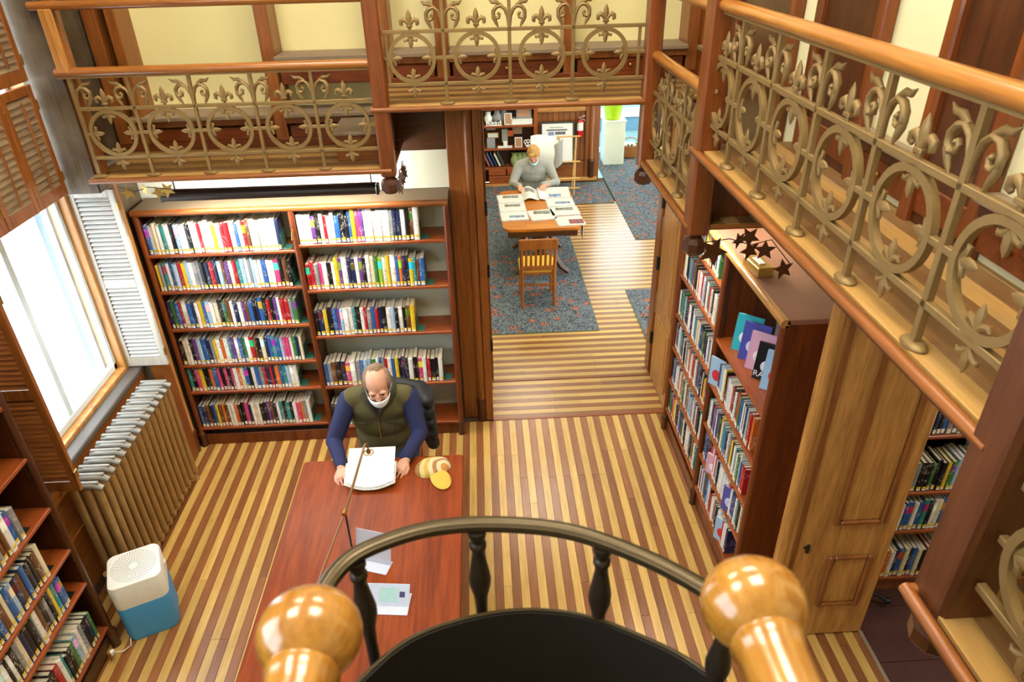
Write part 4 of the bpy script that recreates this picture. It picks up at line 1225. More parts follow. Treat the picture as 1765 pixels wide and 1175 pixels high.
# acrylic sign holders
plain('sign_print', 'c4d2ee', .2, 0, .12, 22)
plain('sign_teal', 'a8d4d8', .3)
plain('sign_mark', '3a3a6a', .3)
t = thing('sign_holder', 'clear sign holder with a blank sheet beside the lamp post', 'sign', (-.79, 2.96, .76))
SM = T_((-.738, 2.915, .761)) @ RZ(R(-18)) @ RX(R(-14))
MB(SM).box(-.11, -.002, .0, .11, .002, .21, .001).build('sheet', 'acrylic', t)
MB(T_((-.738, 2.915, .761)) @ RZ(R(-18))).box(-.11, -.07, 0, .11, .03, .004, .001).build('foot_plate', 'acrylic', t)
t = thing('sign_holder', 'slanted sign holder with a printed notice near the curved stair rail', 'sign', (-.63, 2.64, .76))
SM = T_((-.635, 2.60, .761)) @ RZ(R(-6)) @ RX(R(-40))
MB(SM).box(-.13, -.003, 0, .13, .003, .12, .001).build('face', 'sign_print', t)
MB(SM).box(-.035, -.0045, .025, .06, -.003, .10).build('printed_block', 'sign_teal', t)
MB(SM).box(.075, -.0045, .05, .105, -.003, .08, .001).box(-.115, -.0045, .05, -.09, -.003, .075).build('printed_mark', 'sign_mark', t)
MB(T_((-.635, 2.60, .761)) @ RZ(R(-6))).box(-.13, -.055, 0, .13, .09, .003, .001).add([(-.13, -.055, 0), (.13, -.055, 0), (.13, .0, .002), (-.13, .0, .002)], [(0, 1, 2, 3)]).build('foot_plate', 'acrylic', t)

# ---------------------------------------------------------------- people
def fuse(parts, voxel=.008, smooth=5, name='body', ruffle=0):
    """parts: ('t', points, radii[, flat]) tubes with rounded ends, ('e', centre, radii[, rot]) ellipsoids -> one continuous mesh"""
    Q = MB()
    for p in parts:
        if p[0] == 'e':
            Q.ell(p[1], p[2], 18, 12, p[3] if len(p) > 3 else None)
        else:
            pts, rr = p[1], p[2]
            Q.tube(pts, rr, 14)
            for a, r in ((pts[0], rr[0]), (pts[-1], rr[-1])): Q.ell(a, (r, r, r), 12, 8)
            for a, r in zip(pts[1:-1], rr[1:-1]): Q.ell(a, (r, r, r), 12, 8)
    me = Q.mesh(name, clean=False)
    o = bpy.data.objects.new('tmp', me)
    C.objects.link(o)
    m = o.modifiers.new('r', 'REMESH'); m.mode = 'VOXEL'; m.voxel_size = voxel; m.use_smooth_shade = True
    if smooth:
        s = o.modifiers.new('s', 'SMOOTH'); s.factor = .5; s.iterations = smooth
    dg = bpy.context.evaluated_depsgraph_get()
    out = bpy.data.meshes.new_from_object(o.evaluated_get(dg))
    bpy.data.objects.remove(o)
    out.polygons.foreach_set('use_smooth', [True] * len(out.polygons))
    out.materials.clear()
    if ruffle:
        from mathutils import noise
        nr = [v.normal.copy() for v in out.vertices]
        for v, n_ in zip(out.vertices, nr):
            v.co += n_ * (noise.noise(v.co * 55) * ruffle + noise.noise(v.co * 25) * ruffle)
    return out
def hand(wrist, direction, side, palm_down=True, curl=.5, s=1.0, roll=0):
    """five fingers and a palm; returns fuse parts. direction: unit vector wrist->knuckles, side: +1/-1 which side the thumb leaves"""
    d = Vector(direction).normalized()
    n = Vector((0, 0, 1))
    n = (n - d * n.dot(d)).normalized()
    n = Matrix.Rotation(roll, 3, d) @ n
    a = d.cross(n) * side          # towards thumb
    w = Vector(wrist)
    P = []
    for k in (-1.0, 0, 1.0):
        P.append(('t', [w + a * .012 * k * s, w + d * .045 * s + a * .022 * k * s, w + d * .085 * s + a * .028 * k * s], [.015 * s, .0165 * s, .013 * s]))
    for k, (off, ln) in enumerate(((.034, .070), (.0115, .080), (-.0115, .074), (-.033, .058))):
        b = w + d * .085 * s + a * off * s
        p1 = b + (d * .38 * ln - n * .10 * ln * (1 + 2 * curl) + a * off * .1) * s
        p2 = p1 + (d * (.32 - .15 * curl) - n * .34 * curl) * ln * s
        p3 = p2 + (d * (.26 - .25 * curl) - n * .34 * curl) * ln * s
        P.append(('t', [b, p1, p2, p3], [.0095 * s, .0085 * s, .0078 * s, .0066 * s]))
    t0 = w + d * .025 * s + a * .024 * s
    P.append(('t', [t0, t0 + (d * .028 + a * .026 - n * .008) * s, t0 + (d * .058 + a * .030 - n * .016) * s, t0 + (d * .078 + a * .022 - n * .02) * s], [.014 * s, .0115 * s, .010 * s, .008 * s]))
    return P
def head_parts(c, Q, s=1.0):
    """skull, jaw, nose, ears, brow; local face direction -y"""
    f = lambda x, y, z: Vector(c) + Q @ (Vector((x, y, z)) * s)
    e = lambda x, y, z, a, b, d: ('e', f(x, y, z), (a * s, b * s, d * s), Q)
    return [e(0, .012, .03, .074, .095, .088), e(0, -.02, -.035, .062, .074, .085), e(0, -.045, -.092, .036, .034, .03),
            e(0, -.092, -.012, .012, .018, .026), e(0, -.098, -.028, .016, .016, .012), e(-.078, .012, -.012, .010, .018, .030), e(.078, .012, -.012, .010, .018, .030),
            e(-.03, -.078, .018, .026, .014, .010), e(.03, -.078, .018, .026, .014, .010), e(-.035, -.072, -.03, .022, .018, .02), e(.035, -.072, -.03, .022, .018, .02),
            ('t', [f(0, .02, -.06), f(0, .045, -.14), f(0, .07, -.19)], [.052 * s, .054 * s, .060 * s])]
def face_bits(o, c, Q, s=1.0, mask='mask_white', glasses=False):
    f = lambda x, y, z: Vector(c) + Q @ (Vector((x, y, z)) * s)
    for k, x in enumerate((-.031, .031)):
        MB().ell(f(x, -.083, .000), (.012 * s, .006 * s, .003 * s), 10, 6, Q).build('eye', 'eye_dark', o, True)
    # folded mask over nose tip, mouth and chin: curved shell grid
    vs, fs = [], []
    nu, nv = 12, 8
    for j in range(nv + 1):
        v = j / nv
        for i in range(nu + 1):
            u = -1 + 2 * i / nu
            ang = u * 1.25
            bulge = .012 * math.cos(u * 1.4) * math.sin(PI * min(1, v * 1.1)) + .004 * math.sin(v * 18)
            z = -.024 - .088 * v - .018 * abs(u) * (1 - v) + .022 * abs(u) * v
            rx, ry = .071 - .016 * v, .098 - .012 * v
            vs.append(f((rx + bulge) * math.sin(ang), -.010 - (ry + bulge + .010 * (1 - v) * (1 - abs(u))) * math.cos(ang), z))
    for j in range(nv):
        for i in range(nu):
            a = j * (nu + 1) + i
            fs.append((a, a + 1, a + nu + 2, a + nu + 1))
    me = MB().add(vs, fs).mesh('face_mask', True)
    mk = inst('face_mask', me, mask, o)
    md = mk.modifiers.new('t', 'SOLIDIFY'); md.thickness = .003
    for s_ in (-1, 1):
        MB().tube([f(s_ * .066, -.045, -.04), f(s_ * .082, -.01, -.01), f(s_ * .086, .025, .005)], .0018, 5).build('mask_loop', mask, mk)
    if glasses:
        for x in (-.033, .033):
            MB().tube([f(x + .027 * math.cos(2 * PI * k / 16), -.101, -.004 + .018 * math.sin(2 * PI * k / 16)) for k in range(16)], .0016, 5, True).build('spectacle_rim', 'iron_dark', o)

def V(*p): return Vector(p)
# ---- man in the olive vest
HC = (-.790, 4.055, 1.242)
HQ = Euler((R(16), R(-3), R(6)), 'XYZ').to_matrix()
SHL, SHR = V(-1.03, 4.165, 1.055), V(-.60, 4.165, 1.055)
ELL, ELR = V(-1.135, 3.975, .835), V(-.53, 4.01, .845)
WRL, WRR = V(-1.048, 3.725, .806), V(-.613, 3.765, .812)
torso = [('e', V(-.815, 4.26, .56), (.195, .15, .14)), ('e', V(-.815, 4.24, .72), (.185, .135, .16)), ('e', V(-.815, 4.21, .88), (.20, .13, .15)), ('e', V(-.815, 4.18, 1.0), (.205, .115, .11)), ('t', [SHL, V(-.81, 4.17, 1.08), SHR], [.066, .085, .066])]
legs = []
for s_, x in ((-1, -.90), (1, -.68)):
    legs += [('t', [V(x, 4.25, .53), V(x + s_ * .03, 3.85, .52), V(x + s_ * .03, 3.80, .30), V(x + s_ * .03, 3.82, .07), ], [.095, .068, .055, .042]), ('t', [V(x + s_ * .03, 3.83, .045), V(x + s_ * .035, 3.70, .035)], [.042, .036])]
arms = [('t', [SHL, ELL, WRL], [.062, .048, .032]), ('t', [SHR, ELR, WRR], [.062, .048, .032])]
hl = hand(WRL, (.18, -.95, -.12), 1, curl=.55, roll=R(20)); hr = hand(WRR, (-.42, -.88, -.12), -1, curl=.55, roll=R(-20))
body = fuse(torso + legs + arms + head_parts(HC, HQ, 1.1) + hl + hr, .005, 3, 'person')
p1 = inst('person', body, 'skin')
tag(p1, 'seated man in an olive vest and navy jumper reading at the long table', 'person')
slv = fuse([('t', [SHL, ELL, WRL + V(0, .02, 0)], [.076, .060, .045]), ('t', [SHR, ELR, WRR + V(0, .02, 0)], [.076, .060, .045])] + [(p[0], p[1], tuple(r + .012 for r in p[2])) for p in torso if p[0] == 'e'] + [('t', [SHL, V(-.81, 4.18, 1.065), SHR], [.076, .088, .076])], .009, 4, 'jumper')
inst('jumper', slv, 'navy_knit', p1)
vest = fuse([(p[0], p[1], (p[2][0] + .030, p[2][1] + .030, p[2][2] + .028)) for p in torso if p[0] == 'e'] + [('t', [SHL + V(.03, 0, .012), V(-.81, 4.185, 1.07), SHR + V(-.03, 0, .012)], [.083, .092, .083])], .009, 16, 'vest')
vo = inst('vest', vest, 'olive_fleece', p1)
# collar, zip and pocket seams of the vest
MB().tube([(-.80 + .100 * math.sin(a), 4.15 - .095 * math.cos(a) + (.03 if abs(a) > 2 else 0), 1.105 + .035 * (1 - math.cos(a))) for a in [R(-165 + 330 * k / 18) for k in range(19)]], .026, 8).build('collar', 'fleece_dark', vo, True)
for s_ in (-1, 1): MB().tube([(-.803 + s_ * .105, 4.12, 1.135), (-.805 + s_ * .075, 4.068, 1.10), (-.812 + s_ * .03, 4.038, 1.045), (-.815, 4.034, .985)], [.026, .024, .019, .010], 8).build('lapel', 'fleece_dark', vo, True)
MB().ell((-.808, 4.062, 1.075), (.045, .03, .05), 12, 8).build('inner_shirt', 'black_cloth', vo, True)
MB().tube([(-.81, 4.040, 1.06), (-.815, 4.03, .95), (-.815, 4.048, .78)], .0045, 6).build('zip', 'brass', vo)
for x in (-.92, -.71):
    MB().tube([(x - .065, 4.062, .925), (x, 4.047, .925), (x + .065, 4.062, .925)], .006, 6).build('pocket_flap', 'fleece_dark', vo)
tr_ = fuse([(p[0], p[1], [r + .014 for r in p[2]]) for p in legs[::2]] + [('e', V(-.79, 4.27, .53), (.20, .165, .12))], .011, 4, 'trousers')
inst('trousers', tr_, 'denim', p1)
for x in (-.93, -.65):
    MB().tube([(x, 3.86, .05), (x, 3.78, .05), (x, 3.68, .04)], [.05, .052, .042], 10).build('shoe', 'black', p1, True)
f = lambda x, y, z: Vector(HC) + HQ @ (Vector((x, y, z)) * 1.1)
hair = fuse([('e', f(-.060, .03, .022), (.032, .075, .066), HQ), ('e', f(.060, .03, .022), (.032, .075, .066), HQ), ('e', f(0, .078, .03), (.080, .050, .082), HQ), ('e', f(0, .05, .10), (.045, .05, .03), HQ)], .006, 2, 'hair', .004)
inst('hair', hair, 'hair_grey', p1)
face_bits(p1, HC, HQ, 1.1, 'mask_white')
# the newspaper he holds
def sheet(name, P, mat, parent=None, thick=.003):
    """P: grid of points (rows of points)"""
    nu, nv = len(P[0]), len(P)
    vs = [p for r_ in P for p in r_]
    fs = [(j * nu + i, j * nu + i + 1, (j + 1) * nu + i + 1, (j + 1) * nu + i) for j in range(nv - 1) for i in range(nu - 1)]
    b = len(vs)
    vs += [(p[0], p[1], p[2] - thick) for p in vs[:b]]
    fs += [tuple(b + i for i in reversed(f_)) for f_ in fs[:(nu - 1) * (nv - 1)]]
    rim = [i for i in range(nu)] + [j * nu + nu - 1 for j in range(1, nv)] + [(nv - 1) * nu + i for i in range(nu - 2, -1, -1)] + [j * nu for j in range(nv - 2, 0, -1)]
    for k in range(len(rim)):
        a, c_ = rim[k], rim[(k + 1) % len(rim)]
        fs.append((c_, a, b + a, b + c_))
    return MB().add(vs, fs).build(name, mat, parent, True)
G = []
for j in range(9):
    v = j / 8
    G.append([(-.835 + (u - .5) * (.315 + .0 * v), 3.80 - .245 * v - .03 * v * math.sin(PI * u), .905 - .085 * v - .028 * math.sin(PI * u) * v) for u in [i / 12 for i in range(13)]])
t = thing('newspaper', 'white newspaper pages held open by the man in the vest', 'newspaper', (-.835, 3.68, .80))
sheet('top_page', G, 'paper', t, .002)
sheet('under_pages', [[(p[0] + (.012 if i > 6 else -.012), p[1] - .012, p[2] - .010) for i, p in enumerate(r_)] for r_ in G[3:]], 'news_b', t, .004)
# knitted hat
t = thing('knitted_hat', 'yellow striped knitted hat lying on the library table', 'hat', (-.43, 3.72, .76), R(25))
HM = T_((-.43, 3.72, .762)) @ RZ(R(22))
vs, fs = [], []
prof = []
for k in range(33):
    a = 2 * PI * k / 32
for rr_ in range(9):
    q = rr_ / 8
    for k in range(28):
        a = 2 * PI * k / 28
        rx = .135 * (1 - .06 * math.cos(2 * a)) ; ry = .095 * (1 + .10 * math.sin(a))
        vs.append((rx * math.cos(a) * math.cos(q * PI / 2 * .98), ry * math.sin(a) * math.cos(q * PI / 2 * .98), .055 * math.sin(q * PI / 2) * (1 + .12 * math.sin(3 * a + q * 4))))
for rr_ in range(8):
    for k in range(28):
        l = (k + 1) % 28
        fs.append((rr_ * 28 + k, rr_ * 28 + l, (rr_ + 1) * 28 + l, (rr_ + 1) * 28 + k))
fs.append(tuple(8 * 28 + k for k in range(28)))
me = MB().add(vs, fs).mesh('crown', True)
inst('crown', me, 'striped_knit', t, HM)
FM = T_((-.372, 3.60, .762)) @ RZ(R(-70))
loft(MB(FM), [([(.105 * math.cos(a), .062 * math.sin(a)) for a in [2 * PI * k / 24 for k in range(24)]], .0), ([(.11 * math.cos(a), .066 * math.sin(a)) for a in [2 * PI * k / 24 for k in range(24)]], .012), ([(.085 * math.cos(a), .048 * math.sin(a)) for a in [2 * PI * k / 24 for k in range(24)]], .024)]).build('ear_flap', 'yellow_knit', t, True)

# ---- chairs
wood('chair_z', '8a4a18', 'b46c2a', 'z')
def chair(T, label, cushion=False, mat='chair_z', group='wooden slat-back chairs'):
    """local: seat centre at origin, sitter faces -y, back at +y"""
    t = thing('wooden_chair', label, 'chair', T @ Vector((0, 0, 0)), group=group)
    MB(T).box(-.21, -.21, .41, .21, .20, .445, .012).build('seat', mat, t)
    if cushion: loft(MB(T), [(rsq(.205, .195, .05), .446), (rsq(.215, .205, .06), .47), (rsq(.20, .19, .05), .49)]).build('cushion', 'cushion', t, True)
    for x in (-.19, .19):
        MB(T).box(x - .02, -.20, 0, x + .02, -.16, .41, .006).build('leg', mat, t)
        MB(T).tube([(x, .20, 0), (x, .19, .42), (x * 1.03, .22, .65), (x * 1.06, .26, .87)], [.019, .022, .020, .018], 8).build('leg', mat, t)
    MB(T).box(-.225, .235, .76, .225, .268, .885, .008).build('top_rail', mat, t)
    MB(T).box(-.20, .19, .475, .20, .215, .535, .006).build('lower_rail', mat, t)
    for k in range(6):
        x = -.14 + k * .056
        MB(T).add([(x - .014, .195, .53), (x + .014, .195, .53), (x + .014, .245, .77), (x - .014, .245, .77), (x - .014, .207, .53), (x + .014, .207, .53), (x + .014, .257, .77), (x - .014, .257, .77)], [(0, 1, 2, 3), (7, 6, 5, 4), (0, 4, 5, 1), (1, 5, 6, 2), (2, 6, 7, 3), (3, 7, 4, 0)]).build('slat', mat, t)
    for x in (-.19, .19): MB(T).box(x - .012, -.17, .18, x + .012, .19, .205, .004).build('stretcher', mat, t)
    MB(T).box(-.18, .185, .27, .18, .205, .30, .004).build('stretcher', mat, t)
    return t
chair(frame(-.79, 4.27, 0, 1, 0), 'wooden chair under the man in the vest, a black jacket over its back')
# puffer jacket hung over that chair
t = thing('puffer_jacket', 'black puffer jacket draped over the chair behind the man in the vest', 'jacket', (-.68, 4.55, .45))
pj = []
for k in range(5):
    z = .86 - k * .10
    pj.append(('t', [V(-.93, 4.57, z), V(-.72, 4.60, z - .01), V(-.56, 4.57, z), V(-.515, 4.50, z - .01), V(-.50 + .004 * k, 4.41, z - .03)], [.052, .058, .058, .060, .052]))
pj.append(('t', [V(-.93, 4.55, .91), V(-.70, 4.55, .92), V(-.57, 4.52, .90), V(-.53, 4.44, .85)], [.045, .05, .05, .045]))
pj.append(('t', [V(-.53, 4.50, .83), V(-.50, 4.44, .65), V(-.49, 4.42, .45)], [.05, .055, .05]))
me = fuse(pj, .01, 6, 'jacket_body')
inst('jacket_body', me, 'black_cloth', t)
MB().tube([(-.52, 4.36, .80), (-.505, 4.33, .62), (-.50, 4.33, .45)], .004, 5).build('zip', 'iron_dark', t)

# ---------------------------------------------------------------- reading room
def rug(name, x0, y0, x1, y1, label):
    t = thing(name, label, 'rug', ((x0 + x1) / 2, (y0 + y1) / 2, 0), group='grey floral rugs')
    MB().box(x0 + .012, y0 + .012, .0005, x1 - .012, y1 - .012, .009).build('pile', 'floral_rug', t)
    for b in ((x0, y0, x1, y0 + .012), (x0, y1 - .012, x1, y1), (x0, y0 + .012, x0 + .012, y1 - .012), (x1 - .012, y0 + .012, x1, y1 - .012)):
        MB().box(b[0], b[1], .0005, b[2], b[3], .008).build('binding', 'rug_edge', t)
plain('rug_edge', '5a6a5c', .9)
rug('floral_rug', -1.9, 6.81, 1.235, 10.93, 'grey-blue floral rug under the newspaper table')
rug('floral_rug', -1.9, 10.96, 2.13, 12.05, 'grey-blue floral rug along the panelled far wall')
rug('floral_rug', 2.16, 9.38, 4.2, 13.9, 'grey-blue floral rug leading through the far doorway')
rug('floral_rug', 1.71, 6.3, 4.2, 7.79, 'grey-blue floral rug just right of the doorway')

# table with newspapers
t = thing('newspaper_table', 'orange wooden table covered with newspapers on the floral rug', 'table', (.71, 8.75, 0))
A0, A1, B0, B1 = .215, 1.195, 8.03, 9.50
def leafpoly(y0, y1, r0, r1):
    pts = []
    return pts
for (ya, yb) in ((B0, B1),):
    for (xa, xb, la, lb) in ((A0, .49, 1, 0), (.492, .93, 0, 0), (.932, A1, 0, 1)):
        P = []
        rr_ = .12
        n = 6
        if la:
            P += [(xa + rr_ - rr_ * math.cos(R(90 * k / n)), yb - rr_ + rr_ * math.sin(R(90 * k / n))) for k in range(n + 1)]
        else: P += [(xa, yb)]
        if lb:
            P += [(xb - rr_ + rr_ * math.sin(R(90 * k / n)), yb - rr_ + rr_ * math.cos(R(90 * k / n))) for k in range(n + 1)]
            P += [(xb - rr_ + rr_ * math.cos(R(90 * k / n)), ya + rr_ - rr_ * math.sin(R(90 * k / n))) for k in range(n + 1)]
        else: P += [(xb, yb), (xb, ya)]
        if la:
            P += [(xa + rr_ - rr_ * math.sin(R(90 * k / n)), ya + rr_ - rr_ * math.cos(R(90 * k / n))) for k in range(n + 1)]
        else: P += [(xa, ya)]
        P.reverse()
        MB().prism(P, .728, .76).build('table_board', 'table2_x', t)
MB().box(A0 + .06, B0 + .06, .63, A1 - .06, B1 - .06, .727, .004).build('apron', 'dark_x', t)
for y in (8.35, 9.2):
    MB().lathe([(.06, .08), (.07, .2), (.05, .3), (.065, .5), (.08, .63)], .72, y, 0, 14).build('pedestal', 'dark_z', t, True)
    for s_ in (-1, 1):
        MB().tube([(.72, y, .32), (.72 + s_ * .16, y, .25), (.72 + s_ * .25, y, .10), (.72 + s_ * .34, y, .03)], [.05, .045, .04, .035], 8).build('scroll_foot', 'dark_z', t, True)
MB().box(.69, 8.35, .10, .75, 9.2, .16, .006).build('stretcher', 'dark_y', t)
def paper_stack(cx, cy, w, h, rz, mat, label, th=.012, z=.7605, drape=None):
    t = thing('newspaper', label, 'newspaper', (cx, cy, z), group='newspapers on the reading room table')
    M = T_((cx, cy, z)) @ RZ(rz)
    n = 3
    for k in range(n):
        d = .006 * k
        MB(M).box(-w / 2 + d, -h / 2 + d * .6, k * th / n, w / 2 + d * .5, h / 2 - d, (k + 1) * th / n - .0006).build('page_fold', mat, t)
    return t
paper_stack(.35, 9.14, .34, .34, R(4), 'news_b', 'newspaper at the far left corner of the table')
paper_stack(.36, 8.80, .34, .33, R(2), 'news_b', 'newspaper in the middle of the left row on the table')
paper_stack(.37, 8.48, .34, .31, R(3), 'news_a', 'newspaper nearest the viewer in the left row on the table')
paper_stack(.72, 8.49, .32, .36, R(8), 'news_b', 'single newspaper alone at the near middle of the table')
paper_stack(1.0, 9.33, .34, .46, R(-3), 'news_d', 'open newspaper with a blue picture beside the grey-clad man')
paper_stack(1.0, 8.93, .36, .33, R(2), 'news_a', 'upper newspaper in the right row on the table')
paper_stack(1.02, 8.60, .37, .32, R(4), 'news_b', 'lower newspaper in the right row on the table')
paper_stack(1.05, 8.25, .34, .32, R(6), 'news_c', 'newspaper with a red picture hanging over the table corner')
MB().box(1.20, 8.08, .58, 1.206, 8.25, .76).build('hanging_page', 'news_b', [o for o in C.objects if o.get('label', '').startswith('newspaper with a red')][0])
t = thing('newspaper', 'broad open newspaper the grey-clad man is leafing through', 'newspaper', (.70, 9.25, .765))
sheet('left_page', [[(.52 + .22 * u, 9.48 - .46 * v + .02 * u, .772 + .05 * math.sin(PI * min(1, u * 1.2)) * (1 - .3 * v)) for u in [i / 8 for i in range(9)]] for v in [j / 6 for j in range(7)]], 'news_b', t)
sheet('right_page', [[(.745 + .10 * u, 9.50 - .46 * v, .79 - .02 * u) for u in [i / 5 for i in range(6)]] for v in [j / 6 for j in range(7)]], 'paper', t)
chair(frame(.595, 7.66, 0, -1, 0), 'orange wooden slat-back chair with a yellow cushion at the newspaper table', True)

# ---- man in grey
HC = (.715, 9.70, 1.19)
HQ = Euler((R(38), 0, R(-4)), 'XYZ').to_matrix()
SHL, SHR = V(.52, 9.84, 1.0), V(.93, 9.84, 1.0)
ELL, ELR = V(.42, 9.70, .80), V(1.03, 9.68, .80)
WRL, WRR = V(.50, 9.50, .81), V(.83, 9.50, .815)
torso = [('e', V(.725, 9.95, .56), (.19, .15, .14)), ('e', V(.725, 9.92, .72), (.19, .135, .16)), ('e', V(.725, 9.89, .86), (.20, .13, .14)), ('e', V(.725, 9.86, .95), (.20, .115, .11)), ('t', [SHL, V(.725, 9.85, 1.03), SHR], [.066, .085, .066])]
legs = []
for s_, x in ((-1, .62), (1, .84)):
    legs += [('t', [V(x, 9.95, .53), V(x + s_ * .03, 9.60, .52), V(x + s_ * .03, 9.62, .30), V(x + s_ * .03, 9.66, .07)], [.095, .068, .055, .042]), ('t', [V(x + s_ * .03, 9.66, .045), V(x + s_ * .035, 9.53, .035)], [.042, .036])]
body = fuse(torso + legs + [('t', [SHL, ELL, WRL], [.06, .046, .03]), ('t', [SHR, ELR, WRR], [.06, .046, .03])] + head_parts(HC, HQ) + hand(WRL, (.5, -.8, -.2), 1, curl=.5) + hand(WRR, (-.35, -.9, -.15), -1, curl=.4), .009, 4, 'person')
p2 = inst('person', body, 'skin2')
tag(p2, 'fair-haired man in a grey pullover reading at the newspaper table', 'person')
pl = fuse([('t', [SHL, ELL, WRL + V(0, .03, 0)], [.078, .062, .046]), ('t', [SHR, ELR, WRR + V(0, .03, 0)], [.078, .062, .046]), ('t', [SHL, V(.725, 9.855, 1.045), SHR], [.08, .10, .08])] + [(p[0], p[1], tuple(r + .018 for r in p[2])) for p in torso if p[0] == 'e'], .011, 4, 'pullover')
po = inst('pullover', pl, 'grey_fleece', p2)
MB().tube([(.725 + .075 * math.cos(2 * PI * k / 16), 9.845 + .07 * math.sin(2 * PI * k / 16), 1.095 + .02 * math.sin(2 * PI * k / 16)) for k in range(16)], .02, 8, True).build('collar', 'grey_fleece', po, True)
MB().tube([(.722, 9.752, 1.04), (.722, 9.735, .94)], .004, 5).build('zip', 'iron_dark', po)
inst('trousers', fuse([(p[0], p[1], [r + .014 for r in p[2]]) for p in legs[::2]] + [('e', V(.725, 9.96, .53), (.20, .165, .12))], .012, 4, 'trousers'), 'denim', p2)
for x in (.59, .87): MB().tube([(x, 9.70, .05), (x, 9.62, .05), (x, 9.52, .04)], [.05, .052, .042], 10).build('shoe', 'black', p2, True)
f = lambda x, y, z: Vector(HC) + HQ @ Vector((x, y, z))
inst('hair', fuse([('e', f(0, .025, .055), (.082, .098, .075), HQ), ('e', f(-.058, .03, .01), (.03, .062, .05), HQ), ('e', f(.058, .03, .01), (.03, .062, .05), HQ), ('e', f(-.03, -.06, .075), (.04, .035, .03), HQ), ('e', f(.035, -.055, .075), (.035, .035, .03), HQ), ('e', f(0, .085, .01), (.068, .035, .06), HQ)], .007, 2, 'hair', .009), 'hair_blond', p2)
face_bits(p2, HC, HQ, 1.0, 'mask_blue')
chair(frame(.725, 9.98, 0, 1, 0), 'wooden chair under the man in grey at the newspaper table')

# ---- far wall: shelf unit, panelling, poster, extinguisher
YW = 12.3
t = thing('display_shelf', 'red-brown built-in shelf with framed photographs on the far wall', 'shelf', (.42, 12.15, 0))
X0, X1, YF = -.5, .95, 12.0
MB().box(X0, YW - .02, 0, X1, YW - .002, 2.2).build('back_panel', 'dark_z', t)
for a in (X0, X1 - .06): MB().box(a, YF, 0, a + .06, YW - .02, 2.2, .005).build('upright', 'shelf_z', t)
FS = [1.70, 1.335, 1.045, .665, .335]
for z in FS: MB().box(X0 + .06, YF + .005, z - .035, X1 - .06, YW - .02, z, .005).build('shelf', 'shelf_x', t)
for (xa, xb, za, zb) in ((.10, .40, .20, .30), (.42, .70, .20, .30), (.10, .70, .05, .185)):
    dw = MB().box(xa, YF - .005, za, xb, YF + .02, zb, .005).build('drawer', 'shelf_x', t)
    for x in ((xa + xb) / 2,): MB().tube([(x + .02 * math.cos(2 * PI * k / 10), YF - .012, (za + zb) / 2 + .014 * math.sin(2 * PI * k / 10)) for k in range(10)], .003, 5, True).build('ring_pull', 'brass', dw)
MB().box(X0, YF - .002, .0, X1, YF + .02, .05, .004).build('base', 'golden_x', t)
def photo(x, z, w, h, fm, pm, label, y=12.06, lean=10):
    t = thing('framed_photo', label, 'picture', (x, y, z), group='framed photographs on the far shelf')
    M = T_((x, y, z + .001)) @ RX(R(-lean))
    MB(M).box(-w / 2, 0, 0, w / 2, .015, h, .004).build('frame', fm, t)
    MB(M).box(-w / 2 + .016, -.002, .016, w / 2 - .016, .001, h - .016).build('picture', pm, t)
photo(.46, 1.045, .13, .19, 'white_plastic', 'photo_warm', 'small white-framed photo on the upper far shelf')
photo(.33, 1.045, .07, .08, 'frame_black', 'photo_warm', 'tiny dark framed photo beside the white-framed one on the upper far shelf', 12.03)
photo(.16, .665, .14, .17, 'photo_grey', 'photo_grey', 'silver-framed portrait at the left of the middle far shelf', 12.03)
photo(.63, .665, .13, .17, 'white_plastic', 'photo_warm', 'white-framed portrait at the right of the middle far shelf', 12.03)
photo(.20, .80, .2, .1, 'brass', 'paper', 'wide brass-framed print behind the silver portrait', 12.16)
photo(.40, .74, .10, .22, 'green_jar', 'photo_grey', 'tall greyish picture in the middle of the far shelf', 12.1)
photo(.50, .82, .10, .10, 'orange', 'orange', 'orange card behind the middle pictures on the far shelf', 12.18)
photo(.62, .85, .17, .16, 'photo_grey', 'photo_warm', 'pale postcard at the back of the middle far shelf', 12.2)
photo(.17, .93, .16, .09, 'photo_grey', 'photo_warm', 'small landscape print at the back left of the middle far shelf', 12.21)
t = thing('photo_book', 'large photo album standing on the white boxes of the upper far shelf', 'book', (.72, 12.1, 1.14))
MB().box(.60, 12.08, 1.1405, .86, 12.11, 1.32, .004).build('cover', 'photo_grey', t)
MB().box(.63, 12.077, 1.17, .83, 12.081, 1.29).build('cover_picture', 'photo_warm', t)
t = thing('storage_box', 'flat white box at the right of the upper far shelf', 'box', (.70, 12.12, 1.046))
MB().box(.52, 12.03, 1.0455, .87, 12.24, 1.12, .006).build('box_body', 'white_plastic', t)
MB().box(.515, 12.025, 1.121, .875, 12.245, 1.139, .004).build('lid', 'white_plastic', t)
t = thing('word_sign', 'white cut-out letters reading Read on the upper far shelf', 'sign', (.2, 12.03, 1.046))
cu = bpy.data.curves.new('letters', 'FONT'); cu.body = 'Read'; cu.size = .13; cu.extrude = .012; cu.bevel_depth = .002
o = bpy.data.objects.new('letters', cu); C.objects.link(o)
me = bpy.data.meshes.new_from_object(o.evaluated_get(bpy.context.evaluated_depsgraph_get()))
bpy.data.objects.remove(o); bpy.data.curves.remove(cu)
inst('letters', me, 'white_plastic', t, T_((.085, 12.03, 1.047)) @ RX(PI / 2))
MB().box(.08, 12.015, 1.0455, .36, 12.045, 1.05).build('letter_base', 'white_plastic', t)
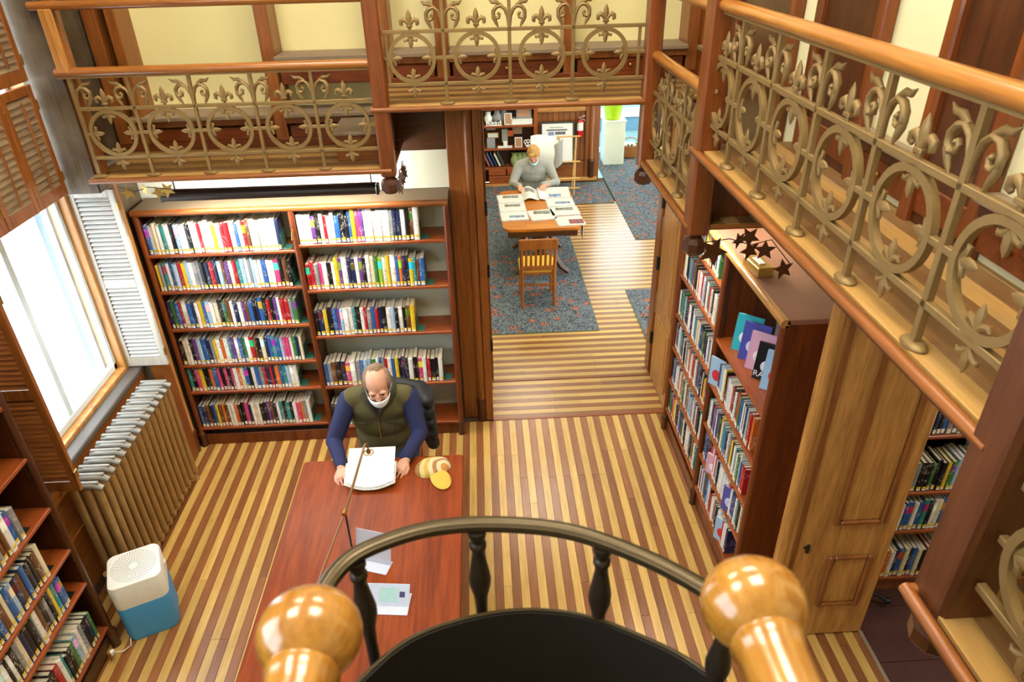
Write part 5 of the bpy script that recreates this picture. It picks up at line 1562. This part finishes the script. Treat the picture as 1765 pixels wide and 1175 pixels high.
def vase(x, y, z, s_, mat, label):
    t = thing('vase', label, 'vase', (x, y, z), group='vases on the far shelf')
    MB().lathe([(.035 * s_, 0), (.06 * s_, .05 * s_), (.065 * s_, .10 * s_), (.035 * s_, .16 * s_), (.045 * s_, .19 * s_)], x, y, z + .001, 12).build('body', mat, t, True)
    MB().lathe([(.047 * s_, .188 * s_), (.05 * s_, .195 * s_), (.04 * s_, .198 * s_)], x, y, z + .001, 12).build('rim', mat, t, True)
vase(.13, 12.14, 1.045, 1.1, 'white_plastic', 'round white vase at the left end of the upper far shelf')
vase(.28, 12.15, 1.045, 1.25, 'photo_grey', 'grey glass vase behind the small frames on the upper far shelf')
vase(.39, 12.2, 1.045, 1.3, 'photo_grey', 'tall grey vase at the back of the upper far shelf')
t = thing('white_sculpture', 'white openwork ball cluster on the middle far shelf', 'ornament', (.82, 12.05, .666))
for k, (dx, dz) in enumerate(((-.05, .05), (0, .05), (.05, .05), (-.025, .095), (.03, .10), (.06, .08), (-.07, .09))):
    MB().tube([(.82 + dx + .026 * math.cos(2 * PI * q / 10), 12.05 + .01 * (k % 2), .666 + dz + .026 * math.sin(2 * PI * q / 10)) for q in range(10)], .009, 6, True).build('loop', 'white_plastic', t, True)
MB().box(.76, 12.03, .6655, .88, 12.07, .69, .004).build('base', 'white_plastic', t)
t = thing('model_house', 'small white ornament with a flat base in the middle of the far shelf', 'ornament', (.40, 12.05, .666))
MB().box(.27, 12.01, .6655, .52, 12.06, .70, .004).build('base', 'white_plastic', t)
MB().box(.37, 12.015, .70, .44, 12.055, .78, .006).build('block', 'paper', t)
LB = [('brown', '9c5a48'), ('slate blue', '4a5a80'), ('navy', '27304e'), ('cream', 'd8d4c0'), ('dark green', '3e4a34')]
for k, (nm, c_) in enumerate(LB):
    plain('lean_' + nm, c_, .4)
    M = T_((.11 + k * .062, 12.04, .3355)) @ RY(R(-24))
    t = thing('leaning_book', '%s book leaning on the low far shelf, %s from the left' % (nm, ords[k]), 'book', M @ Vector((0, 0, 0)), group='leaning books on the low far shelf')
    MB(M).box(.0, 0, .012, .03, .16, .25, .002).build('cover', 'lean_' + nm, t)
    MB(M).box(.003, .004, .2505, .027, .158, .2515).build('pages', 'page_edge', t)
for k in range(3):
    vase(.56 + k * .085, 12.08, .335, 1.15, 'green_jar', 'green glass jar on the low far shelf, %s from the leaning books' % ords[k])
# wainscot panelling of boards with a cap rail
wp = tag(MB().box(.95, YW - .02, 0, 2.02, YW - .002, 1.27).build('trim_9', 'oak_z'), 'board panelling right of the display shelf', None, None, 'structure')
for k in range(9):
    x = .96 + k * .095
    MB().box(x, YW - .034, .34, x + .09, YW - .02, 1.18, .006).build('panel_board', 'oak_z', wp)
MB().box(.95, YW - .05, .0, 1.82, YW - .02, .33, .006).build('base_panel', 'oak_x', wp)
MB().box(.95, YW - .11, 1.19, 1.80, YW - .02, 1.30, .02).build('cap_rail', 'golden_x', wp)
MB().box(.90, YW - .16, .0, 2.02, YW - .05, .06, .01).build('plinth', 'golden_x', wp)
fr_ = tag(MB().box(1.80, YW - .10, 0, 2.05, YW + .02, 2.5, .01).build('trim_10', 'oak_z'), 'moulded post left of the far doorway', None, None, 'structure')
MB().lathe([(.05, .36), (.042, .38), (.04, 2.5)], 1.91, YW - .12, 0, 14).build('half_column', 'oak_z', fr_, True)
MB().lathe([(.052, .06), (.052, .30), (.062, .33), (.062, .36), (.045, .39)], 1.91, YW - .12, 0, 14).build('column_base', 'dark_z', fr_, True)
tag(MB().box(2.98, YW - .06, 0, 3.12, YW + .1, 2.6, .01).build('trim_11', 'dark_z'), 'dark casing right of the far doorway', None, None, 'structure')
t = thing('framed_poster', 'black-framed white notice leaning on the far panelling', 'poster', (1.31, 12.1, .33))
M = T_((1.31, 12.10, .33)) @ RX(R(-8))
for b in ((-.30, 0, -.265, .72), (.265, 0, .30, .72), (-.265, 0, .265, .035), (-.265, .685, .265, .72)):
    MB(M).box(b[0], -.015, b[1], b[2], .01, b[3], .004).build('frame', 'frame_black', t)
MB(M).box(-.265, -.004, .035, .265, .004, .685).build('print_sheet', 'paper', t)
plain('ink', '6a6a70', .7); plain('ink_blue', '8a96c0', .7)
for (xa, za, xb, zb, m_) in ((-.14, .615, .10, .625, 'ink'), (-.19, .565, .17, .59, 'ink'), (-.16, .49, -.06, .55, 'ink_blue'), (-.04, .50, .14, .55, 'ink'), (-.12, .42, .04, .435, 'ink')):
    MB(M).box(xa, -.006, za, xb, -.004, zb).build('printed_line', m_, t)
t = thing('fire_extinguisher', 'red fire extinguisher hanging on the far panelling', 'fire extinguisher', (1.70, 12.2, .78))
MB().lathe([(.045, 0), (.055, .012), (.055, .25), (.045, .285), (.02, .30)], 1.70, 12.19, .77, 16).build('cylinder', 'red_paint', t, True)
MB().lathe([(.0555, .115), (.0555, .25)], 1.70, 12.19, .77, 16).build('label_wrap', 'paper', t, True)
MB().lathe([(.018, .295), (.016, .33)], 1.70, 12.19, .77, 10).build('valve', 'aluminium', t, True)
MB().tube([(1.66, 12.17, 1.10), (1.72, 12.16, 1.115), (1.78, 12.16, 1.135)], .009, 6).build('lever', 'aluminium', t)
MB().tube([(1.68, 12.17, 1.095), (1.74, 12.16, 1.075), (1.79, 12.16, 1.05)], .009, 6).build('carry_handle', 'aluminium', t)
MB().tube([(1.68, 12.16, 1.08), (1.635, 12.15, 1.0), (1.63, 12.15, .86), (1.64, 12.15, .82)], .010, 7).build('hose', 'black', t, True)
# newspaper rack
t = thing('newspaper_rack', 'pale wooden newspaper rack behind the man in grey', 'rack', (1.25, 11.5, 0))
for x in (.98, 1.52):
    MB().tube([(x, 11.42, 0), (x + .03, 11.55, .95)], .014, 8).build('leg', 'pale_wood', t)
    MB().tube([(x, 11.72, 0), (x + .02, 11.55, .75)], .012, 8).build('leg', 'pale_wood', t)
for z in (.12, .28, .55, .95): MB().tube([(.93, 11.40 + z * .15, z), (1.62, 11.40 + z * .15, z)], .013, 8).build('crossbar', 'pale_wood', t)
MB().tube([(1.27, 11.5, .95), (1.25, 11.5, .55)], .01, 6).build('upright', 'pale_wood', t)
t = thing('hanging_newspaper', 'grey newspaper draped over the wooden rack', 'newspaper', (1.0, 11.5, .5), group='papers on the rack')
sheet('draped_pages', [[(.80 + .42 * u, 11.50 - .06 * math.sin(PI * v) - .02 * v, .99 - .42 * v + .02 * math.sin(5 * u) - .05 * u * v) for u in [i / 10 for i in range(11)]] for v in [j / 8 for j in range(9)]], 'paper', t, .006)
sheet('curled_corner', [[(1.18 + .14 * u, 11.44 - .04 * math.sin(PI * u), .85 - .40 * v + .1 * u) for u in [i / 6 for i in range(7)]] for v in [j / 5 for j in range(6)]], 'news_b', t, .006)
# pedestal, planter, basket through the far doorway
t = thing('pedestal', 'white rectangular pedestal in the far doorway', 'pedestal', (2.47, 13.25, 0))
MB().box(2.28, 13.02, 0.009, 2.66, 13.42, .80, .004).build('column', 'white_plastic', t)
MB().box(2.26, 13.0, .80, 2.68, 13.44, .815, .003).build('top_plate', 'white_plastic', t)
t = thing('planter', 'lime green tapered planter standing on the white pedestal', 'planter', (2.45, 13.22, .816))
MB().lathe([(.13, 0), (.14, .006), (.20, .40), (.205, .42), (.19, .42), (.185, .39)], 2.45, 13.22, .8155, 24).build('pot', 'lime', t, True)
MB().lathe([(0, .385), (.184, .39)], 2.45, 13.22, .8155, 24).build('soil', 'subfloor', t)
t = thing('wicker_basket', 'brown wicker basket of papers on the rug beyond the far doorway', 'basket', (2.86, 13.5, .01))
MB().lathe([(.10, 0), (.14, .02), (.17, .22), (.175, .24), (.16, .24), (.13, .04)], 2.86, 13.5, .0095, 16).build('basket_body', 'basket', t, True)
MB().tube([(2.86 + .17 * math.cos(a), 13.5, .25 + .13 * math.sin(a)) for a in [PI * k / 10 for k in range(11)]], .01, 6).build('handle', 'basket', t, True)
for k in range(3): MB(T_((2.80 + .05 * k, 13.5, .2)) @ RY(R(-20 + 20 * k))).box(-.05, -.08, 0, .05, .08, .08, .004).build('paper_wad', 'paper', t)

# ---------------------------------------------------------------- curved stair rail in front of the viewer
t = thing('curved_balustrade', 'curved bronze stair balustrade with a black inner panel in front of the viewer', 'railing', (.02, .49, 2.3))
ZR = 3.12
def spline(P, m=6):
    o = []
    n = len(P)
    for i in range(n - 1):
        p0, p1, p2, p3 = [Vector(P[max(0, min(n - 1, i + k))]) for k in (-1, 0, 1, 2)]
        for q in range(m):
            u = q / m
            o.append(.5 * ((2 * p1) + (p2 - p0) * u + (2 * p0 - 5 * p1 + 4 * p2 - p3) * u * u + (3 * p1 - p0 - 3 * p2 + p3) * u ** 3))
    return o + [Vector(P[-1])]
path = spline([(-.235, .30, ZR), (-.25, .50, ZR), (-.262, .62, ZR), (-.261, .705, ZR), (-.235, .765, ZR), (-.185, .80, ZR), (-.105, .826, ZR), (-.005, .828, ZR), (.11, .805, ZR), (.21, .75, ZR), (.29, .683, ZR), (.345, .61, ZR), (.37, .50, ZR), (.37, .30, ZR)])
MB().tube(path, .0145, 12, flat=((0, 0, 1), .8)).build('handrail', 'rail_bronze', t, True)
MB().tube([(p[0] * .965, (p[1] - .485) * .96 + .485, ZR + .008) for p in path], .0035, 6).build('handrail_bead', 'rail_bronze', t, True)
PB = [(.010, -.75), (.012, -.45), (.011, -.25), (.013, -.20), (.020, -.165), (.021, -.145), (.017, -.115), (.0125, -.08), (.011, -.06), (.0155, -.052), (.0155, -.043), (.011, -.037), (.013, -.028), (.0165, -.018), (.0165, -.006)]
for (x, y) in ((-.243, .50), (-.222, .772), (-.035, .822), (.162, .774), (.318, .640), (.36, .42)):
    MB().lathe([(r_ * .92, z_ * .8) for r_, z_ in PB], x, y, ZR, 12).build('baluster', 'iron_dark', t, True)
PP = spline([(-.27, .30, 2.95), (-.275, .52, 2.95), (-.262, .63, 2.95), (-.228, .685, 2.95), (-.159, .752, 2.95), (-.064, .788, 2.95), (.035, .799, 2.95), (.132, .783, 2.95), (.222, .738, 2.95), (.306, .675, 2.95), (.36, .58, 2.95), (.375, .30, 2.95)], 5)
P0 = [(p.x, p.y) for p in PP]
Pi = [((x - .03) * .965 + .03, (y - .465) * .965 + .465) for x, y in P0]
n = len(P0)
vs = [(x, y, z) for z in (2.35, 2.95) for (x, y) in P0] + [(x, y, z) for z in (2.35, 2.95) for (x, y) in Pi]
fs = []
for k in range(n - 1):
    fs += [(k, k + 1, n + k + 1, n + k), (2 * n + k + 1, 2 * n + k, 3 * n + k, 3 * n + k + 1), (n + k, n + k + 1, 3 * n + k + 1, 3 * n + k), (k + 1, k, 2 * n + k, 2 * n + k + 1)]
fs += [(0, n, 3 * n, 2 * n), (n - 1, 3 * n - 1, 4 * n - 1, 2 * n - 1)]
MB().add(vs, fs).build('inner_panel', 'black_panel', t)
MB().tube([((a[0] + b[0]) / 2, (a[1] + b[1]) / 2, 2.952) for a, b in zip(P0, Pi)], .0035, 6).build('panel_edge', 'rail_bronze', t, True)
def ball_rail(bx, by, bz, label):
    t = thing('handrail', label, 'handrail', (bx, by, bz - .3), group='ball-ended handrails beside the stair')
    MB().ell((bx, by, bz), (.050, .046, .046), 28, 18).build('ball_finial', 'knob_wood', t, True)
    Q = MB(T_((bx, by - .04, bz - .004)) @ RX(PI / 2))
    Q.lathe([(.033, -.005), (.035, .0), (.032, .008), (.0305, .02), (.030, .9)], 0, 0, 0, 22)
    Q.build('rail', 'knob_wood', t, True)
    MB().tube([(bx, by - .5, bz - .03), (bx, by - .5, bz - .9)], .02, 10).build('support_post', 'iron_dark', t)
ball_rail(-.184, .443, 3.376, 'glossy ball-ended wooden handrail at the left of the stair')
ball_rail(.240, .437, 3.391, 'glossy ball-ended wooden handrail at the right of the stair')
struct('floor', MB().box(-.9, -1.6, 2.30, .98, .05, 2.38), 'dark_y', 'landing behind the curved stair rail')
